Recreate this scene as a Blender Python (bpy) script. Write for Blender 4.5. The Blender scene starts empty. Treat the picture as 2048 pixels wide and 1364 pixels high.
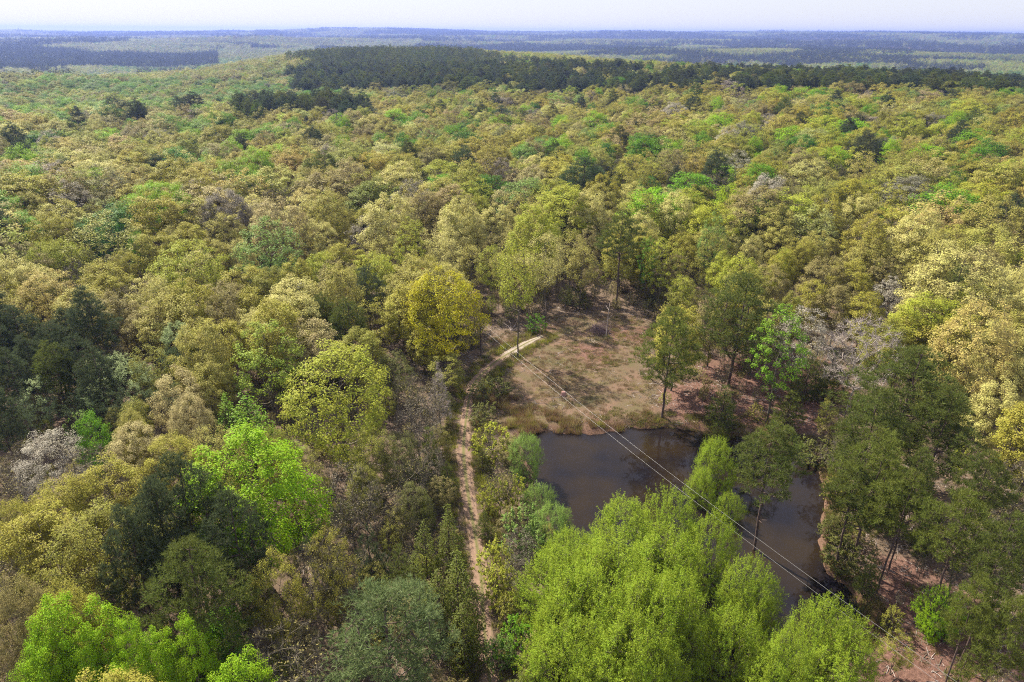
import bpy, math, random
import numpy as np
from mathutils import Vector

# ------------------------------------------------------------------ camera, sky, sun, exposure
scene = bpy.context.scene
COL = scene.collection
CAM_H, PITCH, ROLL, LENS = 55.0, 24.4, 0.33, 24.0
cam = bpy.data.objects.new('camera', bpy.data.cameras.new('camera'))
COL.objects.link(cam)
cam.data.sensor_width = 36.0
cam.data.lens = LENS
cam.data.clip_start = 0.5
cam.data.clip_end = 60000.0
cam.location = (0.0, 0.0, CAM_H)
from mathutils import Matrix
cam.rotation_mode = 'QUATERNION'
cam.rotation_quaternion = (Matrix.Rotation(math.radians(90.0 - PITCH), 4, 'X') @ Matrix.Rotation(math.radians(ROLL), 4, 'Z')).to_quaternion()
scene.camera = cam

SUN_EL, SUN_AZ = math.radians(46.0), math.radians(-42.0)     # azimuth from +Y towards +X
world = bpy.data.worlds.new('World')
scene.world = world
world.use_nodes = True
wn = world.node_tree
wn.nodes.clear()
sky = wn.nodes.new('ShaderNodeTexSky')
sky.sky_type = 'NISHITA'
sky.sun_disc = False
sky.sun_elevation = SUN_EL
sky.sun_rotation = SUN_AZ
sky.altitude = 100.0
sky.air_density = 1.0
sky.dust_density = 0.7
sky.ozone_density = 3.0
veil = wn.nodes.new('ShaderNodeMix')                 # thin high overcast whitening the whole sky
veil.data_type = 'RGBA'
veil.inputs[0].default_value = 0.9
veil.inputs[7].default_value = (2.3, 2.33, 2.58, 1)
bg = wn.nodes.new('ShaderNodeBackground')
bg.inputs['Strength'].default_value = 0.14
wo = wn.nodes.new('ShaderNodeOutputWorld')
wn.links.new(sky.outputs[0], veil.inputs[6])
wn.links.new(veil.outputs[2], bg.inputs['Color'])
wn.links.new(bg.outputs[0], wo.inputs['Surface'])

sun_data = bpy.data.lights.new('sun', 'SUN')
sun_data.energy = 4.9
sun_data.angle = math.radians(0.6)
sun_data.color = (1.0, 0.91, 0.76)
sun = bpy.data.objects.new('sun', sun_data)
COL.objects.link(sun)
sun.location = (-60, 60, 120)
sd = Vector((math.sin(SUN_AZ) * math.cos(SUN_EL), math.cos(SUN_AZ) * math.cos(SUN_EL), math.sin(SUN_EL)))
sun.rotation_mode = 'QUATERNION'
sun.rotation_quaternion = sd.to_track_quat('Z', 'Y')

scene.view_settings.view_transform = 'Standard'
scene.view_settings.look = 'None'
scene.view_settings.exposure = 1.3
scene.view_settings.gamma = 1.0
scene.cycles.use_denoising = False        # keeps the leaf grain crisp
scene.cycles.pixel_filter_type = 'BLACKMAN_HARRIS'
scene.cycles.filter_width = 1.1
scene.cycles.max_bounces = 6
scene.cycles.diffuse_bounces = 3
scene.cycles.glossy_bounces = 2
scene.cycles.transmission_bounces = 3
scene.cycles.transparent_max_bounces = 8
scene.cycles.volume_bounces = 0
scene.cycles.sample_clamp_indirect = 4.0

# ------------------------------------------------------------------ helpers
def tag(o, label=None, cat=None, group=None, kind=None):
    if label: o['label'] = label
    if cat: o['category'] = cat
    if group: o['group'] = group
    if kind: o['kind'] = kind
    return o

def mesh_np(name, verts, faces_list, mats, mat_ids=None, smooth=False):
    """faces_list: list of int arrays (n,k)"""
    me = bpy.data.meshes.new(name)
    verts = np.asarray(verts, dtype=np.float32)
    me.vertices.add(len(verts))
    me.vertices.foreach_set('co', verts.ravel())
    loops = np.concatenate([f.ravel() for f in faces_list]).astype(np.int32)
    sizes = np.concatenate([np.full(len(f), f.shape[1], dtype=np.int32) for f in faces_list])
    starts = np.concatenate([[0], np.cumsum(sizes)[:-1]]).astype(np.int32)
    me.loops.add(len(loops))
    me.loops.foreach_set('vertex_index', loops)
    me.polygons.add(len(sizes))
    me.polygons.foreach_set('loop_start', starts)
    me.polygons.foreach_set('loop_total', sizes)
    for m in mats: me.materials.append(m)
    if mat_ids is not None:
        me.polygons.foreach_set('material_index', np.asarray(mat_ids, dtype=np.int32))
    if smooth:
        me.polygons.foreach_set('use_smooth', np.ones(len(sizes), dtype=bool))
    me.update(calc_edges=True)
    me.validate()
    return me

def link(name, data, parent=None, loc=(0, 0, 0)):
    o = bpy.data.objects.new(name, data)
    COL.objects.link(o)
    o.location = loc
    if parent is not None: o.parent = parent
    return o

class MB:
    """collects prisms, boxes and tubes"""
    def __init__(s): s.v, s.q, s.t = [], [], []
    def box(s, c, d, rz=0.0):
        n = len(s.v); cs, sn = math.cos(rz), math.sin(rz)
        for z in (-.5, .5):
            for x, y in ((-.5, -.5), (.5, -.5), (.5, .5), (-.5, .5)):
                px, py = x * d[0], y * d[1]
                s.v.append((c[0] + px * cs - py * sn, c[1] + px * sn + py * cs, c[2] + z * d[2]))
        for f in ((0, 3, 2, 1), (4, 5, 6, 7), (0, 1, 5, 4), (1, 2, 6, 5), (2, 3, 7, 6), (3, 0, 4, 7)):
            s.q.append([n + k for k in f])
    def tube(s, pts, radii, sides=6, cap=True):
        pts = [Vector(p) for p in pts]
        n0 = len(s.v)
        for i, p in enumerate(pts):
            d = (pts[min(i + 1, len(pts) - 1)] - pts[max(i - 1, 0)]).normalized()
            a = d.cross(Vector((0, 0, 1)) if abs(d.z) < .95 else Vector((1, 0, 0))).normalized()
            b = d.cross(a)
            for k in range(sides):
                t = 2 * math.pi * k / sides
                s.v.append(tuple(p + (a * math.cos(t) + b * math.sin(t)) * radii[i]))
        for i in range(len(pts) - 1):
            for k in range(sides):
                k2 = (k + 1) % sides
                s.q.append([n0 + i * sides + k, n0 + i * sides + k2, n0 + (i + 1) * sides + k2, n0 + (i + 1) * sides + k])
        if cap:
            for base in (n0, n0 + (len(pts) - 1) * sides):
                c = len(s.v)
                s.v.append(tuple(sum((Vector(s.v[base + k]) for k in range(sides)), Vector()) / sides))
                for k in range(sides): s.t.append([base + k, base + (k + 1) % sides, c])
    def build(s, name, mat, parent=None, smooth=False):
        fl = []
        if s.q: fl.append(np.array(s.q))
        if s.t: fl.append(np.array(s.t))
        return link(name, mesh_np(name, s.v, fl, [mat], smooth=smooth), parent)

# ------------------------------------------------------------------ materials
def new_mat(name):
    m = bpy.data.materials.new(name)
    m.use_nodes = True
    nt = m.node_tree
    nt.nodes.clear()
    out = nt.nodes.new('ShaderNodeOutputMaterial')
    return m, nt, out

def N(nt, t, **kw):
    n = nt.nodes.new(t)
    for k, v in kw.items(): setattr(n, k, v)
    return n

def math_node(nt, op, a, b=None, c=None):
    n = N(nt, 'ShaderNodeMath', operation=op)
    for i, x in enumerate((a, b, c)):
        if x is None: continue
        if isinstance(x, (int, float)): n.inputs[i].default_value = x
        else: nt.links.new(x, n.inputs[i])
    return n.outputs[0]

def noise(nt, scale, detail=3.0, rough=0.55, vec=None):
    n = N(nt, 'ShaderNodeTexNoise')
    n.inputs['Scale'].default_value = scale
    n.inputs['Detail'].default_value = detail
    n.inputs['Roughness'].default_value = rough
    if vec is not None: nt.links.new(vec, n.inputs['Vector'])
    return n.outputs['Fac']

def ramp(nt, fac, stops):
    r = N(nt, 'ShaderNodeValToRGB')
    e = r.color_ramp.elements
    e[0].position, e[1].position = stops[0][0], stops[-1][0]
    e[0].color, e[1].color = (*stops[0][1], 1), (*stops[-1][1], 1)
    for p, c in stops[1:-1]:
        x = e.new(p); x.color = (*c, 1)
    nt.links.new(fac, r.inputs[0])
    return r.outputs[0]

def mixc(nt, fac, a, b, mode='MIX'):
    n = N(nt, 'ShaderNodeMix', data_type='RGBA', blend_type=mode)
    if isinstance(fac, (int, float)): n.inputs[0].default_value = fac
    else: nt.links.new(fac, n.inputs[0])
    for i, x in ((6, a), (7, b)):
        if isinstance(x, tuple): n.inputs[i].default_value = (*x, 1)
        else: nt.links.new(x, n.inputs[i])
    return n.outputs[2]

def principled(nt, out, rough=0.8, spec=0.3):
    b = N(nt, 'ShaderNodeBsdfPrincipled')
    b.inputs['Roughness'].default_value = rough
    b.inputs['Specular IOR Level'].default_value = spec
    nt.links.new(b.outputs[0], out.inputs['Surface'])
    return b

def leaf_material(name, translucency, var=0.5, rough=0.55):
    """colour comes from the object (or the scattered copy); each leaf varies a little"""
    m, nt, out = new_mat(name)
    at = N(nt, 'ShaderNodeAttribute', attribute_type='INSTANCER', attribute_name='color')
    geo = N(nt, 'ShaderNodeNewGeometry')
    tc = N(nt, 'ShaderNodeTexCoord')
    rnd = geo.outputs['Random Per Island']
    nz = noise(nt, 0.35, 2.0, vec=tc.outputs['Object'])
    v = math_node(nt, 'MULTIPLY_ADD', rnd, var, 1.0 - var * 0.5)
    v2 = math_node(nt, 'MULTIPLY_ADD', nz, 0.5, 0.75)
    vv = math_node(nt, 'MULTIPLY', v, v2)
    hsv = N(nt, 'ShaderNodeHueSaturation')
    hue = math_node(nt, 'MULTIPLY_ADD', rnd, 0.024, math_node(nt, 'MULTIPLY_ADD', nz, 0.05, 0.463))
    nt.links.new(hue, hsv.inputs['Hue'])
    nt.links.new(vv, hsv.inputs['Value'])
    nt.links.new(at.outputs['Color'], hsv.inputs['Color'])
    b = N(nt, 'ShaderNodeBsdfPrincipled')
    b.inputs['Roughness'].default_value = rough
    b.inputs['Specular IOR Level'].default_value = 0.08
    nt.links.new(hsv.outputs[0], b.inputs['Base Color'])
    tr = N(nt, 'ShaderNodeBsdfTranslucent')
    nt.links.new(hsv.outputs[0], tr.inputs['Color'])
    mx = N(nt, 'ShaderNodeMixShader')
    mx.inputs[0].default_value = translucency
    nt.links.new(b.outputs[0], mx.inputs[1])
    nt.links.new(tr.outputs[0], mx.inputs[2])
    nt.links.new(mx.outputs[0], out.inputs['Surface'])
    return m

def bark_material(name, c1, c2):
    m, nt, out = new_mat(name)
    b = principled(nt, out, 0.9, 0.2)
    tc = N(nt, 'ShaderNodeTexCoord')
    f = noise(nt, 2.5, 4.0, vec=tc.outputs['Object'])
    nt.links.new(ramp(nt, f, [(0.3, c1), (0.7, c2)]), b.inputs['Base Color'])
    return m

M_LEAF = leaf_material('leaf', 0.36, 0.40)
M_NEEDLE = leaf_material('needle', 0.38, 0.5, 0.5)
M_BARK = bark_material('bark_grey', (0.075, 0.064, 0.045), (0.185, 0.16, 0.12))
M_BARK_PINE = bark_material('bark_pine', (0.05, 0.036, 0.032), (0.15, 0.105, 0.09))
M_BARK_PALE = bark_material('bark_pale', (0.26, 0.22, 0.20), (0.46, 0.40, 0.37))

def simple_mat(name, c1, c2, scale=3.0, rough=0.8, spec=0.3, metallic=0.0):
    m, nt, out = new_mat(name)
    b = principled(nt, out, rough, spec)
    b.inputs['Metallic'].default_value = metallic
    tc = N(nt, 'ShaderNodeTexCoord')
    f = noise(nt, scale, 4.0, vec=tc.outputs['Object'])
    nt.links.new(ramp(nt, f, [(0.3, c1), (0.7, c2)]), b.inputs['Base Color'])
    return m

# ------------------------------------------------------------------ terrain
def vnoise(x, y, wl, seed):
    """smooth value noise, -1..1, wavelength wl"""
    u, v = np.asarray(x, dtype=np.float64) / wl, np.asarray(y, dtype=np.float64) / wl
    iu, iv = np.floor(u), np.floor(v)
    fu, fv = u - iu, v - iv
    fu, fv = fu * fu * (3 - 2 * fu), fv * fv * (3 - 2 * fv)
    def hsh(a, b):
        s = np.sin(a * 127.1 + b * 311.7 + seed * 74.7) * 43758.5453
        return (s - np.floor(s)) * 2 - 1
    return (hsh(iu, iv) * (1 - fu) + hsh(iu + 1, iv) * fu) * (1 - fv) + (hsh(iu, iv + 1) * (1 - fu) + hsh(iu + 1, iv + 1) * fu) * fv

def sstep(a, b, x):
    t = np.clip((x - a) / (b - a), 0, 1)
    return t * t * (3 - 2 * t)

def crest_dist(u):
    return np.interp(u, [-1.5, -0.75, -0.42, -0.28, -0.05, 0.1, 0.25, 0.45, 0.75, 1.5], [760, 780, 960, 1300, 1250, 1000, 760, 640, 600, 600])

POND = [(1.28, 88.06), (5.85, 88.96), (11.88, 88.45), (18.14, 89.81), (23.6, 90.31), (28.71, 89.21), (33.47, 87.28), (39.6, 85.57), (43.62, 83.63), (41.6, 73.61), (37.87, 66.16), (35.91, 60.98), (36.73, 55.22), (36.4, 52.88), (32.29, 50.78), (28.36, 48.43), (25.12, 44.8), (22.39, 39.53), (14.96, 39.03), (10.96, 46.57), (8.98, 54.73), (7.41, 61.56), (5.83, 65.89), (4.5, 71.69), (3.27, 78.29), (1.61, 83.2)]
WATER_Z = -0.55

def poly_sd(px, py, poly):
    """signed distance to a closed polygon, negative inside"""
    P = np.array(poly, dtype=np.float64)
    d = np.full(np.shape(px), 1e18)
    ins = np.zeros(np.shape(px), dtype=bool)
    for i in range(len(P)):
        a, b = P[i], P[(i + 1) % len(P)]
        ex, ey = b - a
        wx, wy = px - a[0], py - a[1]
        t = np.clip((wx * ex + wy * ey) / (ex * ex + ey * ey), 0, 1)
        d = np.minimum(d, (wx - ex * t) ** 2 + (wy - ey * t) ** 2)
        c = ((a[1] > py) != (b[1] > py)) & (px < (b[0] - a[0]) * (py - a[1]) / (b[1] - a[1] + 1e-12) + a[0])
        ins ^= c
    d = np.sqrt(d)
    return np.where(ins, -d, d)

def height(x, y):
    x, y = np.asarray(x, dtype=np.float64), np.asarray(y, dtype=np.float64)
    d = np.hypot(x, y)
    u = x / np.maximum(y, 1.0)
    cr = crest_dist(u)
    near = 0.5 * vnoise(x, y, 23, 1) * sstep(20, 60, d) + 0.12 * vnoise(x, y, 6, 2)
    mid = 3.5 * vnoise(x, y, 140, 3) * sstep(160, 320, d) + 5 * vnoise(x, y, 230, 15) * sstep(420, 620, d)
    rise = 9.0 * sstep(0.35, 1.0, d / cr) * np.where(u > -0.35, 1.0, 1.0 - sstep(-0.35, -0.5, u) * 0)
    left_low = -13.0 * sstep(-0.22, -0.45, u) * sstep(320, 700, d) 
    drop = -44.0 * sstep(1.0, 1.0 + 700 / cr, d / cr)
    far = sstep(1.3, 2.2, d / cr)
    roll = far * (27 * vnoise(x, y, 1900, 4) + 16 * vnoise(x, y, 700, 5) + 5 * vnoise(x, y, 260, 8))
    up = 36 * sstep(2200, 9000, d) + (24 + 16 * vnoise(x, y, 2300, 14)) * sstep(6800, 9600, d + 1200 * vnoise(x, y, 2600, 6))
    pd = poly_sd(x, y, POND)
    pd = pd + 0.7 * vnoise(x, y, 2.6, 7) + 0.3 * vnoise(x, y, 0.9, 9)
    pond = -1.5 * (1 - sstep(-2.2, 1.9, pd))
    return near * (1 - np.where(pd < 3, (1 - sstep(0, 3, pd)), 0)) + mid + rise + left_low + drop + roll + up + pond

CLEARING = [(-5.23, 90.29), (-5.03, 98.03), (-3.3, 103.73), (-1.23, 109.28), (-3.54, 112.19), (-5.65, 118.82), (-3.9, 124.62), (3.59, 124.69), (7.96, 132.51), (13.5, 136.02), (20.74, 137.98), (27.95, 132.66), (32.09, 129.8), (26.77, 120.33), (24.25, 111.5), (22.93, 99.41), (22.57, 90.82), (16.62, 89.54), (5.88, 89.08), (-1.74, 88.53)]
REDSOIL = [[(23.83, 91.35), (27.06, 101.3), (33.73, 109.38), (45.79, 119.4), (58.35, 117.19), (57.24, 101.9), (46.87, 88.98), (37.18, 86.97), (30.27, 88.93)], [(38.67, 60.41), (42.96, 62.15), (47.84, 56.6), (50.45, 48.63), (46.66, 43.08), (33.05, 42.94), (33.83, 49.69)], [(12.16, 119.7), (19.96, 120.18), (18.13, 113.48), (11.59, 112.68)], [(22.36, 130.27), (31.34, 128.61), (27.2, 122.7), (20.54, 124.45)], [(10.53, 90.27), (15.06, 92.86), (15.81, 89.33), (10.41, 88.73)]]
TRACK = [(-1.41, 41.66), (-1.85, 44.47), (-2.67, 51.02), (-3.28, 58.04), (-4.29, 64.72), (-5.4, 71.32), (-6.21, 76.93), (-6.89, 83.02), (-7.08, 90.25), (-7.0, 97.98), (-6.45, 103.14), (-4.74, 107.67), (-2.18, 112.67), (0.58, 116.52), (3.1, 120.09), (6.04, 123.75)]

def axis(lo, hi, a, b, step, growth):
    pts = list(np.arange(a, b + step * .5, step))
    s, p = step, pts[-1]
    while p < hi:
        s *= growth; p += s; pts.append(p)
    s, p = step, pts[0]
    while p > lo:
        s *= growth; p -= s; pts.insert(0, p)
    return np.array(pts)

def polyline_dist(px, py, pl):
    d = np.full(np.shape(px), 1e18)
    for a, b in zip(pl[:-1], pl[1:]):
        ex, ey = b[0] - a[0], b[1] - a[1]
        t = np.clip(((px - a[0]) * ex + (py - a[1]) * ey) / (ex * ex + ey * ey), 0, 1)
        d = np.minimum(d, np.hypot(px - a[0] - ex * t, py - a[1] - ey * t))
    return d

xs = axis(-12000, 12000, -42, 72, 0.55, 1.075)
ys = axis(-300, 13000, 32, 142, 0.55, 1.06)
GX, GY = np.meshgrid(xs, ys)
GZ = height(GX, GY)
nx, ny = len(xs), len(ys)
ii = np.arange(nx * ny).reshape(ny, nx)
quads = np.stack([ii[:-1, :-1], ii[:-1, 1:], ii[1:, 1:], ii[1:, :-1]], axis=-1).reshape(-1, 4)

def ground_material():
    m, nt, out = new_mat('forest_floor')
    b = principled(nt, out, 0.95, 0.1)
    geo = N(nt, 'ShaderNodeNewGeometry')
    pos = geo.outputs['Position']
    n1 = noise(nt, 0.22, 5.0, 0.6, pos)
    n2 = noise(nt, 2.2, 5.0, 0.7, pos)
    n3 = noise(nt, 9.0, 3.0, 0.7, pos)
    litter = ramp(nt, n2, [(0.25, (0.06, 0.04, 0.03)), (0.5, (0.135, 0.09, 0.07)), (0.75, (0.25, 0.18, 0.145))])
    litter = mixc(nt, math_node(nt, 'MULTIPLY', n1, 0.5), litter, (0.13, 0.115, 0.06))
    grass = ramp(nt, n3, [(0.3, (0.065, 0.045, 0.028)), (0.5, (0.122, 0.085, 0.056)), (0.72, (0.20, 0.145, 0.10))])
    gpatch = ramp(nt, n1, [(0.36, (0.10, 0.105, 0.036)), (0.5, (0.14, 0.105, 0.06)), (0.62, (0.20, 0.125, 0.09))])
    grass = mixc(nt, 0.5, grass, gpatch)
    red = ramp(nt, n2, [(0.25, (0.065, 0.036, 0.028)), (0.5, (0.145, 0.078, 0.06)), (0.8, (0.27, 0.16, 0.125))])
    bank = ramp(nt, n3, [(0.3, (0.07, 0.042, 0.028)), (0.7, (0.22, 0.13, 0.09))])
    field = ramp(nt, noise(nt, 0.02, 3.0, 0.6, pos), [(0.35, (0.10, 0.15, 0.05)), (0.65, (0.24, 0.25, 0.12))])
    def at(n):
        return N(nt, 'ShaderNodeAttribute', attribute_type='GEOMETRY', attribute_name=n).outputs['Fac']
    c = mixc(nt, at('clearing'), litter, grass)
    c = mixc(nt, at('redsoil'), c, red)
    c = mixc(nt, at('bank'), c, bank)
    c = mixc(nt, at('field'), c, field)
    nt.links.new(c, b.inputs['Base Color'])
    bp = N(nt, 'ShaderNodeBump')
    bp.inputs['Strength'].default_value = 0.8
    bp.inputs['Distance'].default_value = 0.15
    nt.links.new(n3, bp.inputs['Height'])
    nt.links.new(bp.outputs[0], b.inputs['Normal'])
    return m

gme = mesh_np('ground', np.stack([GX, GY, GZ], -1).reshape(-1, 3), [quads], [ground_material()], smooth=True)
fx, fy = GX.ravel(), GY.ravel()
edge_n = 2.2 * vnoise(fx, fy, 5.0, 11) + 1.0 * vnoise(fx, fy, 1.7, 12)
def attr(me, name, vals):
    a = me.attributes.new(name, 'FLOAT', 'POINT')
    a.data.foreach_set('value', np.asarray(vals, dtype=np.float32))
attr(gme, 'clearing', 1 - sstep(-1.5, 1.5, poly_sd(fx, fy, CLEARING) + edge_n))
attr(gme, 'redsoil', 0.9 * (1 - sstep(-2.0, 2.5, np.minimum.reduce([poly_sd(fx, fy, p) for p in REDSOIL]) + edge_n)))
psd = poly_sd(fx, fy, POND)
attr(gme, 'bank', (1 - sstep(0.6, 2.4, psd + 0.5 * edge_n)) * 0.85)
FIELDS = [(-560, 880, 130, 45), (-900, 1500, 160, 60), (600, 2300, 200, 60), (-330, 2600, 240, 60)]
attr(gme, 'field', np.maximum.reduce([1 - sstep(0.8, 1.1, np.hypot((fx - a) / ra, (fy - b_) / rb) + 0.12 * vnoise(fx, fy, 90, 21)) for a, b_, ra, rb in FIELDS]))
ground = link('ground', gme)
tag(ground, 'wooded ground of leaf litter with a grassy clearing', None, None, 'structure')

# water
def water_material():
    m, nt, out = new_mat('pond_water')
    b = principled(nt, out, 0.03, 0.4)
    b.inputs['IOR'].default_value = 1.33
    geo = N(nt, 'ShaderNodeNewGeometry')
    n1 = noise(nt, 0.12, 3.0, 0.5, geo.outputs['Position'])
    nt.links.new(ramp(nt, n1, [(0.35, (0.008, 0.007, 0.010)), (0.65, (0.021, 0.014, 0.007))]), b.inputs['Base Color'])
    n2 = noise(nt, 1.6, 2.0, 0.5, geo.outputs['Position'])
    bp = N(nt, 'ShaderNodeBump')
    bp.inputs['Strength'].default_value = 0.035
    bp.inputs['Distance'].default_value = 0.05
    nt.links.new(n2, bp.inputs['Height'])
    nt.links.new(bp.outputs[0], b.inputs['Normal'])
    return m
P = np.array(POND)
pc = P.mean(axis=0)
big = [tuple(pc + (p - pc) * (1 + 3.0 / max(np.linalg.norm(p - pc), 1))) for p in P]
wme = bpy.data.meshes.new('pond')
wme.from_pydata([(x, y, WATER_Z) for x, y in big], [], [list(range(len(big)))])
wme.materials.append(water_material())
tag(link('pond', wme), 'dark still pond water below the clearing', None, None, 'structure')

# track
def track_material():
    m, nt, out = new_mat('track_dirt')
    b = principled(nt, out, 0.95, 0.1)
    geo = N(nt, 'ShaderNodeNewGeometry')
    pos = geo.outputs['Position']
    across = N(nt, 'ShaderNodeAttribute', attribute_type='GEOMETRY', attribute_name='across').outputs['Fac']
    along = N(nt, 'ShaderNodeAttribute', attribute_type='GEOMETRY', attribute_name='along').outputs['Fac']
    n2 = noise(nt, 1.5, 5.0, 0.65, pos)
    n3 = noise(nt, 7.0, 4.0, 0.7, pos)
    dirt = ramp(nt, n2, [(0.3, (0.105, 0.067, 0.046)), (0.55, (0.19, 0.125, 0.088)), (0.8, (0.30, 0.21, 0.155))])
    dirt = mixc(nt, math_node(nt, 'MULTIPLY', n3, 0.5), dirt, (0.33, 0.23, 0.17))
    pale = ramp(nt, n2, [(0.3, (0.27, 0.235, 0.19)), (0.7, (0.42, 0.37, 0.31))])
    c = mixc(nt, along, dirt, pale)
    # grassy middle and ragged margins
    mid = math_node(nt, 'SUBTRACT', 0.36, across)
    mid = math_node(nt, 'MULTIPLY_ADD', n3, 0.9, math_node(nt, 'MULTIPLY_ADD', mid, 1.9, -0.52))
    mid = math_node(nt, 'MULTIPLY', mid, 2.2)
    cl = N(nt, 'ShaderNodeClamp'); nt.links.new(mid, cl.inputs[0])
    c = mixc(nt, cl.outputs[0], c, (0.13, 0.12, 0.05))
    ed = math_node(nt, 'MULTIPLY_ADD', math_node(nt, 'ADD', across, math_node(nt, 'MULTIPLY', n2, 0.7)), 5.0, -5.6)
    cl2 = N(nt, 'ShaderNodeClamp'); nt.links.new(ed, cl2.inputs[0])
    c = mixc(nt, cl2.outputs[0], c, (0.19, 0.14, 0.09))
    nt.links.new(c, b.inputs['Base Color'])
    bp = N(nt, 'ShaderNodeBump')
    bp.inputs['Strength'].default_value = 0.6
    bp.inputs['Distance'].default_value = 0.1
    nt.links.new(n3, bp.inputs['Height'])
    nt.links.new(bp.outputs[0], b.inputs['Normal'])
    return m

def resample(pl, step):
    pl = np.array(pl)
    # Catmull-Rom
    out = []
    for i in range(len(pl) - 1):
        p0, p1, p2, p3 = pl[max(i - 1, 0)], pl[i], pl[i + 1], pl[min(i + 2, len(pl) - 1)]
        n = max(2, int(np.linalg.norm(p2 - p1) / step))
        for k in range(n):
            t = k / n
            out.append(0.5 * ((2 * p1) + (-p0 + p2) * t + (2 * p0 - 5 * p1 + 4 * p2 - p3) * t * t + (-p0 + 3 * p1 - 3 * p2 + p3) * t ** 3))
    out.append(pl[-1])
    return np.array(out)

TR = resample(TRACK, 0.5)
tang = np.gradient(TR, axis=0)
tang /= np.linalg.norm(tang, axis=1)[:, None]
nor = np.stack([-tang[:, 1], tang[:, 0]], -1)
offs = np.linspace(-1, 1, 11)
halfw = (0.92 - .5 * sstep(.93, 1.0, np.linspace(0, 1, len(TR)))) + 0.25 * vnoise(TR[:, 0], TR[:, 1], 7, 31)
tv, ac, al = [], [], []
s_along = np.concatenate([[0], np.cumsum(np.linalg.norm(np.diff(TR, axis=0), axis=1))])
for i in range(len(TR)):
    for o in offs:
        jit = 0.2 * vnoise(TR[i, 0] * 1.0 + o * 9, TR[i, 1], 1.3, 33) * (abs(o) > .9)
        p = TR[i] + nor[i] * (o * halfw[i] + jit)
        z = float(height(p[0], p[1]))
        rut = -0.05 if .4 < abs(o) < .8 else 0.0
        tv.append((p[0], p[1], z + 0.09 + rut - (0.12 if abs(o) > .95 else 0)))
        ac.append(abs(o)); al.append(float(sstep(0.84, 0.88, s_along[i] / s_along[-1]) * .8))
k = len(offs)
ti = np.arange(len(tv)).reshape(-1, k)
tq = np.stack([ti[:-1, :-1], ti[:-1, 1:], ti[1:, 1:], ti[1:, :-1]], -1).reshape(-1, 4)[:, ::-1]
tme = mesh_np('dirt_track', tv, [tq], [track_material()], smooth=True)
attr(tme, 'across', ac); attr(tme, 'along', al)
tag(link('dirt_track', tme), 'sandy two-rut track running past the pond', None, None, 'structure')

# ------------------------------------------------------------------ tree shapes
def unit(v): return v / np.maximum(np.linalg.norm(v, axis=-1, keepdims=True), 1e-9)

def grow(rng, trunk_pts, clumps, rise=0.3, step=1.1, tip=0.018, expo=0.44, wob=0.12, stems=None):
    """joins every clump to the nearest suitable lower point of the skeleton"""
    pos = [np.array(p, dtype=float) for p in trunk_pts]
    par = [i - 1 for i in range(len(pos))]
    ntr = len(pos)
    base = pos[0]
    order = np.argsort(np.hypot(clumps[:, 0] - base[0], clumps[:, 1] - base[1]) + 0.4 * clumps[:, 2])
    tips = []
    minz = min(c[2] for c in clumps) * 0.55
    for ci in order:
        c = clumps[ci]
        A = np.array(pos)
        d = np.linalg.norm(A - c, axis=1)
        hd = np.hypot(A[:, 0] - c[0], A[:, 1] - c[1])
        ok = (A[:, 2] < c[2] - rise * hd + 0.3) & (A[:, 2] > minz)
        cost = d + np.where(ok, 0, 50)
        j = int(np.argmin(cost))
        n = max(1, int(round(d[j] / step)))
        a = pos[j]
        prev = j
        for k in range(1, n + 1):
            t = k / n
            p = a + (c - a) * t
            p = p + np.array([0, 0, -0.12 * d[j] * math.sin(math.pi * t) * (1 if rise > 0 else -0.5)])
            if k < n: p = p + rng.normal(0, wob, 3)
            pos.append(p); par.append(prev); prev = len(pos) - 1
        tips.append(prev)
    pos = np.array(pos)
    cnt = np.zeros(len(pos))
    for t in tips: cnt[t] += 1
    for i in range(len(pos) - 1, 0, -1):
        if par[i] >= 0: cnt[par[i]] += cnt[i]
    cnt = np.maximum(cnt, 1)
    rad = tip * cnt ** expo
    for i in range(ntr):
        rad[i] = max(rad[i], rad[0] * (1.0 - 0.75 * i / ntr))
    rad[0] *= 1.35
    return pos, np.array(par), rad

def prisms(pos, par, rad, thick=0.06):
    V, Q, T = [], [], []
    nv = 0
    for sides, sel in ((6, rad >= thick), (3, rad < thick)):
        idx = np.nonzero(sel & (par >= 0))[0]
        if not len(idx): continue
        a, b = pos[par[idx]], pos[idx]
        d = unit(b - a)
        ref = np.where(np.abs(d[:, 2:3]) < .9, np.array([[0, 0, 1.0]]), np.array([[1.0, 0, 0]]))
        u = unit(np.cross(d, ref)); w = np.cross(d, u)
        ra = np.minimum(rad[par[idx]], rad[idx] * 1.6)[:, None, None]; rb = rad[idx][:, None, None]
        th = np.arange(sides) / sides * 2 * np.pi
        ring = u[:, None, :] * np.cos(th)[None, :, None] + w[:, None, :] * np.sin(th)[None, :, None]
        va = (a - d * 0.02)[:, None, :] + ring * ra
        vb = (b + d * 0.02)[:, None, :] + ring * rb
        n = len(idx)
        vv = np.concatenate([va, vb], axis=1).reshape(-1, 3)
        o = nv + np.arange(n)[:, None] * 2 * sides
        for k in range(sides):
            k2 = (k + 1) % sides
            Q.append(np.concatenate([o + k, o + k2, o + sides + k2, o + sides + k], axis=1))
        V.append(vv); nv += len(vv)
    return np.concatenate(V), np.concatenate(Q)

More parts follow.
